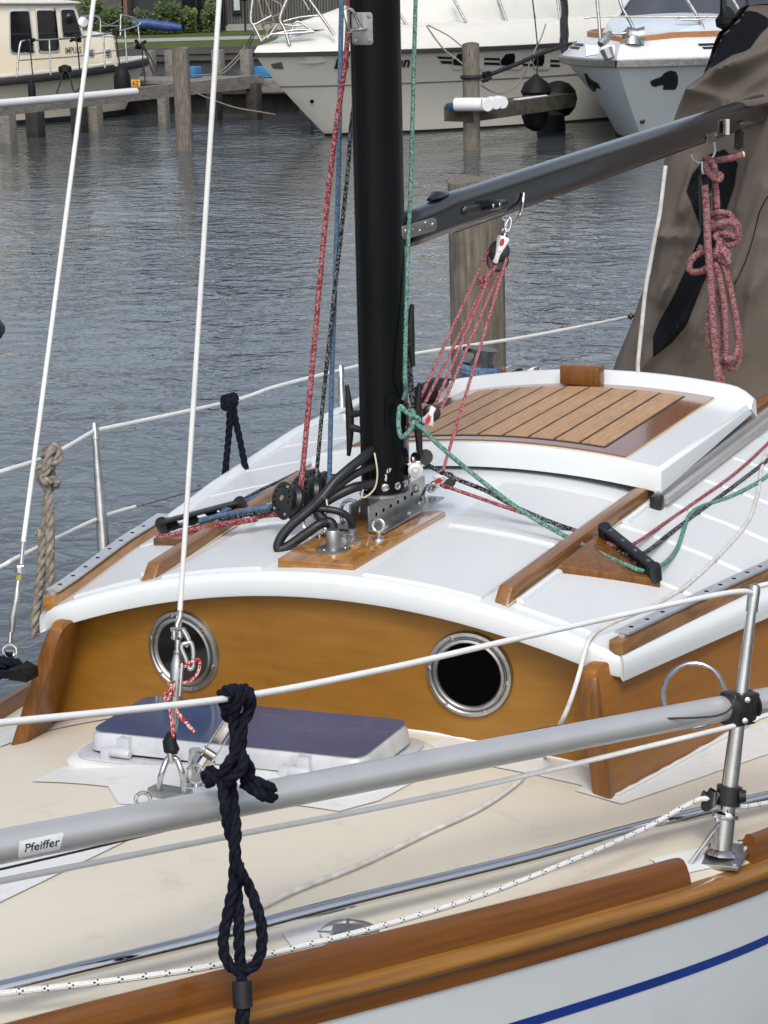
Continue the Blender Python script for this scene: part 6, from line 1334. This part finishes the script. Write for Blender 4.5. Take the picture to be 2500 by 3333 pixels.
# --- ivory cruiser, centre
bw = PZ(828, 172, 1.28); Bt = Boat(bw, rad(-24), 11, 1.65, 1.28, 1.24, rake=1.62, flare=.65, full=.42, wl=.80, p=2.2)
B_ = empty('motor_cruiser', Bt.P(4, 0, 0), 'large ivory motor cruiser with pointed bow and steel pulpit, behind the mast', 'motor boat')
gh = Bt.surf(); HB_ = build(gh, 'hull', bwhite, B_, smooth=50); bvB = gh.bvh()
build(Bt.surf(.012, 0, .19), 'boot_top', boot, HB_, smooth=50)
build(Bt.strip([(.0, -.06), (.022, -.055), (.022, -.01), (0, 0)]), 'rub_rail', rub, B_, smooth=50)
build(Bt.surf(.006, .66, .672, n=2), 'hull_line', mat('grey_line', (.15, .15, .14), .5), HB_, smooth=50)
# raised foredeck moulding
def mould(bt, prof, f0, f1, nm, m, par):
    g = G(); st = [bt.L*(i/44)**1.5 for i in range(45)]; allr = []
    for sd_ in (-1, 1):
        rows = []
        for a in st:
            w_ = bt.hb(a); f = f0+(1-f0)*min(1, a/f1)**1.2; row = []
            for o, h in prof: ww = max(.0, w_-o*min(1, w_/.5)); row.append(bt.P(a+o*.35*max(0, 1-a), sd_*ww, bt.zs(a)+h*f))
            rows.append(row)
        g.rows(rows)
    return build(g, nm, m, par, smooth=45)
mould(Bt, [(0, -.005), (-.02, .01), (-.01, .04), (.10, .20), (.16, .28), (.24, .33), (.5, .37), (2, .40)], .30, 1.7, 'foredeck', bwhite2, B_)
g = G(); rows = []
for i in range(25):
    t = i/24; a = .75+7.5*t; w_ = max(.02, (Bt.hb(a)-.50)*min(1, .25+t*2.2)); h = .10+.85*math.sin(min(1, t*1.5)*math.pi/2)**1.15
    zb_ = Bt.zs(a)+.30; rows.append([Bt.P(a, w_*math.cos(math.pi*k/16), zb_+h*math.sin(math.pi*k/16)**.75) for k in range(17)])
g.rows(rows, cap=True); build(g, 'coachroof', bwhite2, B_, smooth=60)
def bdec(f, pts, nm, m, par=None, off=.012, cuts=2, bv=None): return decal(bv or bvB, [f(x, y) for x, y in pts], nm, m, par or HB_, off, cuts)
bk = mat('black_decal', (.012, .013, .015), .35)
bdec(c2, [(562, 380), (735, 388), (1000, 392), (1395, 405), (1395, 420), (1000, 408), (580, 398)], 'hull_stripe', bk, off=.01, cuts=4)
bdec(c2, [(583, 410), (735, 414), (1000, 424), (1395, 436), (1395, 452), (1000, 440), (600, 430)], 'hull_stripe', bk, off=.01, cuts=4)
for x0, w_ in ((668, 215), (990, 152), (1213, 116)):
    o = bdec(c2, rrect(x0, 352, x0+w_, 470, 24), 'port_recess', bwhite2, off=.018, cuts=1); bdec(c2, [(x0+8, 440), (x0+4, 410), (x0+40, 365), (x0+w_*.62, 360), (x0+w_*.68, 380), (x0+w_*.66, 420), (x0+w_*.55, 445)], 'port_glass', dglass, o, off=.03, cuts=1)
def hull_text(s, o, ex, up, bv, par, bold=.03, shear=.25, m=None):
    vs, fs = textmesh(s, 1, bold, shear); g = G(); ww = max(v.x for v in vs); P_ = drop(bv, [(o[0]+ex[0]*v.x/ww+up[0]*v.y, o[1]+ex[1]*v.x/ww+up[1]*v.y) for v in vs], .02)
    if any(p is None for p in P_): print('text missed', s); return
    g.v = P_; [g.face(f) for f in fs]; return build(g, 'boat_name', m or bk, par, smooth=0)
hull_text('La', (1086, 223), (50, -1), (0, -46), bvB, HB_); hull_text('nn', (1287, 218), (48, -1), (0, -46), bvB, HB_)
bdec(a2, [(335, 333), (450, 328), (482, 362), (478, 372), (400, 382), (300, 380), (370, 362)], 'bow_moulding', bwhite2, off=.03, cuts=1)
bdec(a2, [(150, 385), (215, 372), (228, 415), (165, 412)], 'registration_mark', mat('faded_black_mark', (.10, .10, .10), .6), off=.01, cuts=1)
build(G().lathe(drop(bvB, [a2(397, 607)], .0)[0], -D, [(.03, -.01), (.03, .01), (.02, .02)], 12), 'through_hull', hole, HB_)
dB = dep(bw)
def RB(pts, r=.020, d=.0, f=a2): return railtube([T(*f(x, y), dB+d+dd) for x, y, dd in [(p[0], p[1], p[2] if len(p) > 2 else 0) for p in pts]], r, steeld, 'pulpit_rail', B_, seg=5)
RB([(45, -30), (30, 100), (45, 148), (110, 118), (155, 95)]); RB([(45, 148), (95, 248)], .024); RB([(250, -10), (205, 110), (235, 180), (262, 268)], .024); RB([(375, -10), (440, 80), (530, 210)], .022)
RB([(225, 130), (320, 105), (440, 92)], .016); RB([(340, -10), (380, 60)], .012); RB([(100, 240), (150, 210), (300, 180), (400, 185)], .018); RB([(130, 230), (185, 150)], .018); RB([(265, 225), (305, 130), (400, 185)], .018)
RB([(155, 205), (290, 200), (410, 190)], .02); RB([(235, 150), (300, 155), (345, 150)], .015)
RB([(900, 50), (970, 155)], .022, .6); RB([(1245, -10), (1322, 135)], .022, 1.0); RB([(1515, -10), (1565, 130)], .022, 1.5)
RB([(1195, -10, 0), (1215, 80, 0), (1235, 155, 0)], .020, 2.0, c2); RB([(1375, -10), (1392, 120)], .02, 2.0, c2)
g = G(); g.tube(spline([T(*a2(x, y), dB+.1) for x, y in ((100, 230), (130, 200), (100, 150), (150, 140), (170, 200), (120, 220), (150, 170), (190, 215), (130, 235))], 5), .018, 6); build(g, 'mooring_coil', greyr, None, 'heap of grey mooring rope on the ivory cruiser bow', 'rope', smooth=60)
for pts, lab in (([(75, -10), (95, 80), (110, 140)], 'grey rope hanging inside the pulpit, left one'), ([(115, -10), (160, 110), (170, 130)], 'grey rope hanging inside the pulpit, middle one'), ([(160, 0), (210, 30), (205, 80), (130, 110), (120, 90)], 'looped grey rope on the ivory cruiser pulpit')):
    line('hanging_rope', [T(*a2(x, y), dB+.2) for x, y in pts], .012, greyr, lab, 'rope')
line('bow_line', [T(*c6(890, 245), dB), T(*c6(830, 350), 32.2), T(*c6(740, 460), 31.6), T(*c6(650, 540), 31.0), T(*c6(560, 575), 30.6), T(*c6(400, 580), 30.3), T(*c6(285, 570), 30.3)], .011, greyr, 'grey mooring line sagging from the ivory cruiser to the left pile', 'rope')
line('bow_line', [T(*c6(900, 260), dB), T(*c6(850, 360), 32.2), T(*c6(760, 470), 31.6), T(*c6(670, 555), 31.0), T(*c6(600, 575), 30.8)], .010, greyr, 'second grey mooring line beside the sagging one', 'rope')
line('slack_line', [T(*c6(285, 680), 30.3), T(*c6(340, 672), 30.2), T(*c6(405, 700), 30.4), T(*c6(560, 765), 30.6), T(*c6(750, 830), 30.8), T(*c6(950, 865), 31.0), T(*c6(1060, 885), 31.2)], .010, greyr, 'slack grey line from the left pile down to the water', 'rope')
for pts, lab, r_ in (([(505, 170), (640, 240), (740, 320)], 'grey line from the deck cleat to the pile top', .010), ([(495, 175), (560, 270), (620, 340), (700, 400), (760, 445), (858, 470)], 'grey line slanting from the deck cleat round the pile', .012), ([(1300, 160), (1270, 250), (1230, 330), (1190, 430), (1140, 520), (1070, 600), (990, 630), (920, 610), (862, 575)], 'slack grey line drooping between pile and cruiser', .010), ([(738, 455), (790, 440), (850, 420)], 'grey turn of rope round the pile', .014), ([(1210, 0), (1228, 150), (1242, 300), (1245, 370), (1240, 500)], 'line holding the teardrop fender', .010)):
    line('mooring_line', [T(*c2(x, y), 29.5+max(0, (abs(x-800)-60)/600)*1.2) for x, y in pts], r_, greyr if 'fender' not in lab else MATS['black_line'], lab, 'rope')
line('wrapped_spring_line', [T(*c2(x, y), 29.4+max(0, x-860)/600*1.0) for x, y in ((738, 525), (800, 530), (860, 518), (930, 500), (1020, 465), (1100, 435), (1200, 390), (1300, 350), (1400, 315), (1440, 290))], .030, MATS['black_line'], 'thick black wrapped mooring line from the pile to the right hand boat', 'rope')
knot(c2, 900, 510, 29.4, .07, 'black knot of the wrapped line beside the pile')
build(G().torus(PZ(1537, 488, 0)+Zv*.98, Zv, .125, .03, 24, 8), 'rope_turns', MATS['black_line'], None, 'black rope turns round the pile before the cruiser', 'rope')
g = G()
for k in range(6): g.tube(spline([T(*a3(420+6*k+random.uniform(-8, 8), y+random.uniform(-8, 8)), 30.8) for y in (-20, 60, 130, 200, 260, 320+6*k)], 4), .018, 6)
build(g, 'hanging_ropes', MATS['black_line'], None, 'bunch of black ropes hanging between the two cruisers', 'rope', smooth=60)
railtube([T(1826, -10, 30.9), T(1826, 150, 30.9)], .02, steeld, 'rail_post', B_)
# fenders
def fender(p, prof, lab): return build(G().lathe(p, Zv, prof, 24), 'black_fender', rubber, None, lab, 'fender')
fender(T(*a3(267, 470), 31.2)-Zv*.36, [(.02, 0), (.17, .06), (.225, .17), (.17, .30), (.06, .38), (.03, .42)], 'black teardrop fender hanging against the ivory cruiser')
fender(T(*a3(262, 780), 31.2), [(.02, -.02), (.15, .05), (.20, .2), (.17, .38), (.06, .46)], 'black fender low at the waterline under the teardrop one')
fender(T(*a3(400, 590), 32.6)-Zv*.30, [(.02, 0), (.17, .05), (.26, .16), (.29, .29), (.26, .42), (.17, .52), (.05, .56)], 'big round black fender between the two cruisers')
fender(T(*a3(357, 850), 32.2), [(.16, -.1), (.20, .0), (.22, .2), (.20, .40), (.1, .45)], 'black cylinder fender below the big round one')
# --- blue white boat, right
bw = PZ(2008, 196, 1.17); Ct = Boat(bw, rad(-2), 10, 1.8, 1.17, 1.12, rake=1.30, flare=.45, full=.36, wl=.66, p=2.6)
C_ = empty('motor_boat', Ct.P(4, 0, 0), 'pale blue white motor boat seen bow on, with black dog head emblems', 'motor boat')
gh = Ct.surf(); HC_ = build(gh, 'hull', bblue, C_, smooth=50); bvC = gh.bvh()
build(Ct.surf(.010, .0, .20), 'boot_top', boot, HC_, smooth=50)
build(Ct.strip([(.0, -.10), (.025, -.09), (.03, -.01), (0, .0)]), 'steel_rub_rail', steeld, C_, smooth=50)
mould(Ct, [(0, -.005), (-.01, .02), (.14, .13), (.28, .22), (.40, .27), (2, .28)], .75, .8, 'foredeck', bdk, C_)
mould(Ct, [(.40, .25), (.40, .34), (.44, .35), (.45, .25)], .75, .8, 'wooden_toe_rail', mat('orange_wood', (.42, .19, .08), .5, var=.1), C_)
for o_, a_ in ((.17, .145), (.11, .10)):
    g = G()
    for sd_ in (-1, 1):
        g.rows([[Ct.P(a, sd_*(Ct.hb(a)-o), Ct.zs(a)+h*.98+.012) for o, h in ((o_, a_+.008), (o_+.035, a_+.038))] for a in [.9+.3*i for i in range(20)]])
    build(g, 'deck_stripe', bk, C_, smooth=50)
g = G(); rows = []
for i in range(20):
    t = i/19; a = .9+6*t; w_ = max(.05, (Ct.hb(a)-.62)); h = .02+.22*min(1, t*5)**.7
    rows.append([Ct.P(a, w_*k, Ct.zs(a)+hh_) for k, hh_ in ((1, .2), (.97, .26+h*.4), (.86, .28+h), (.4, .30+h*1.08), (0, .31+h*1.1), (-.4, .30+h*1.08), (-.86, .28+h), (-.97, .26+h*.4), (-1, .2))])
g.rows(rows, cap=True); build(g, 'cabin_top', mat('pale_blue_cabin', (.58, .66, .69), .3, var=.02), C_, smooth=30, bevel=0)
cvm = mat('slate_blue_canvas', (.075, .085, .11), .8, var=.15, vscale=2, bump=.3, bscale=60)
def cpl(pts, a_): # plane across the boat at distance a_
    out = []
    for x, y in pts:
        r = ray(*c3(x, y)); k = (a_-(CAM-Ct.o).dot(Ct.u))/r.dot(Ct.u); out.append(CAM+r*k)
    return out
g = G(); g.prism(cpl([(262, 205), (400, -60), (1800, -60), (1800, 155), (1110, 168), (800, 178), (500, 196)], 2.6), Ct.u*3); build(g, 'canvas_hood', cvm, C_)
g = G(); q = cpl([(258, 205), (398, -10)], 2.57); g.tube(q, .035, 8); build(g, 'hood_edge', bdk, C_)
hp_ = build(G().prism(cpl([(706, 232), (800, 178), (1120, 168), (1062, 212), (1040, 232)], 2.2), (0, 0, .02)), 'hatch_rim', bdk, C_); build(G().prism(cpl([(735, 205), (800, 180), (1100, 172), (1050, 200)], 2.19), (0, 0, .01)), 'hatch_pane', dglass, hp_)
decal(bvC, [c3(*p) for p in ((597, 732), (640, 712), (700, 690), (722, 660), (780, 634), (830, 645), (850, 692), (848, 760), (825, 808), (712, 808), (719, 770), (702, 766), (640, 783), (608, 768))], 'dog_head_emblem', bk, HC_, off=.012, cuts=3)
decal(bvC, [c3(*p) for p in ((0, 662), (22, 660), (60, 712), (128, 750), (152, 790), (149, 803), (118, 790), (104, 828), (70, 820), (28, 745))], 'dog_head_emblem', bk, HC_, off=.012, cuts=3)
decal(bvC, [a3(*p) for p in ((443, 440), (475, 445), (508, 500), (498, 508), (470, 490))], 'hawse_hole', bk, HC_, off=.012, cuts=1)
h_ = drop(bvC, [a3(905, 725)], 0)[0]
if h_: build(G().lathe(h_, -D, [(.04, -.01), (.035, .01), (.02, .02)], 12), 'through_hull', bk, HC_)
dC = dep(bw)
def RC(pts, r=.020, d=.0, nm='bow_rail'): return railtube([T(*c3(x, y), dC+d) for x, y in pts], r, steeld, nm, C_, seg=5)
RC([(118, -20), (130, 100), (140, 220), (150, 380)], .024, .1); RC([(320, -20), (350, 80), (420, 200), (470, 320), (480, 410)], .024, .5); RC([(920, -20), (990, 90), (1050, 200), (1078, 280), (1082, 380)], .024, .9); RC([(1335, -20), (1415, 115)], .022, 1.4)
RC([(0, 165), (140, 150), (380, 148), (800, 152), (1380, 150)], .012, .4); RC([(820, 170), (870, 155), (960, 152), (1050, 158), (1090, 168), (1000, 178), (860, 178)], .012, .8)
g = G()
for s in (-1, 1):
    q = [T(*c3(147+s*x, y), dC-.1) for x, y in ((15, 412), (135, 402), (128, 505), (15, 488))]; g.prism(q, D*.04)
AN = build(g, 'anchor_plates', steeld, C_); 
g = G(); g.tube([T(*c3(150, 400), dC-.1), T(*c3(200, 350), dC-.05), T(*c3(240, 290), dC)], [.05, .06, .03], 8); g.tube([T(*c3(200, 440), dC-.12), T(*c3(235, 530), dC-.12)], [.09, .07], 8); build(g, 'anchor', steeld, AN)
g = G(); g.tube([T(*c3(345, 325), dC+.2), T(*c3(400, 325), dC+.2), T(*c3(470, 325), dC+.2), T(*c3(540, 325), dC+.2)], [.05, .13, .10, .13], 16); g.tube([T(*c3(430, 340), dC+.2), T(*c3(430, 412), dC+.2)], [.12, .14], 12); WL_ = build(g, 'windlass', steeld, C_)
RC([(250, 300), (330, 303), (380, 298)], .018, .1, 'anchor_chain')

g = G(); g.lathe(T(-24, 1110, 7.0), (0, 0, 1), [(.005, 0), (.028, .008), (.042, .028), (.044, .048), (.034, .062), (.030, .070), (.012, .074)], 24); build(g, 'float', mat('dark_green_float', (.015, .022, .022), .35), None, 'small dark float peeping in at the left edge over the water', 'float')
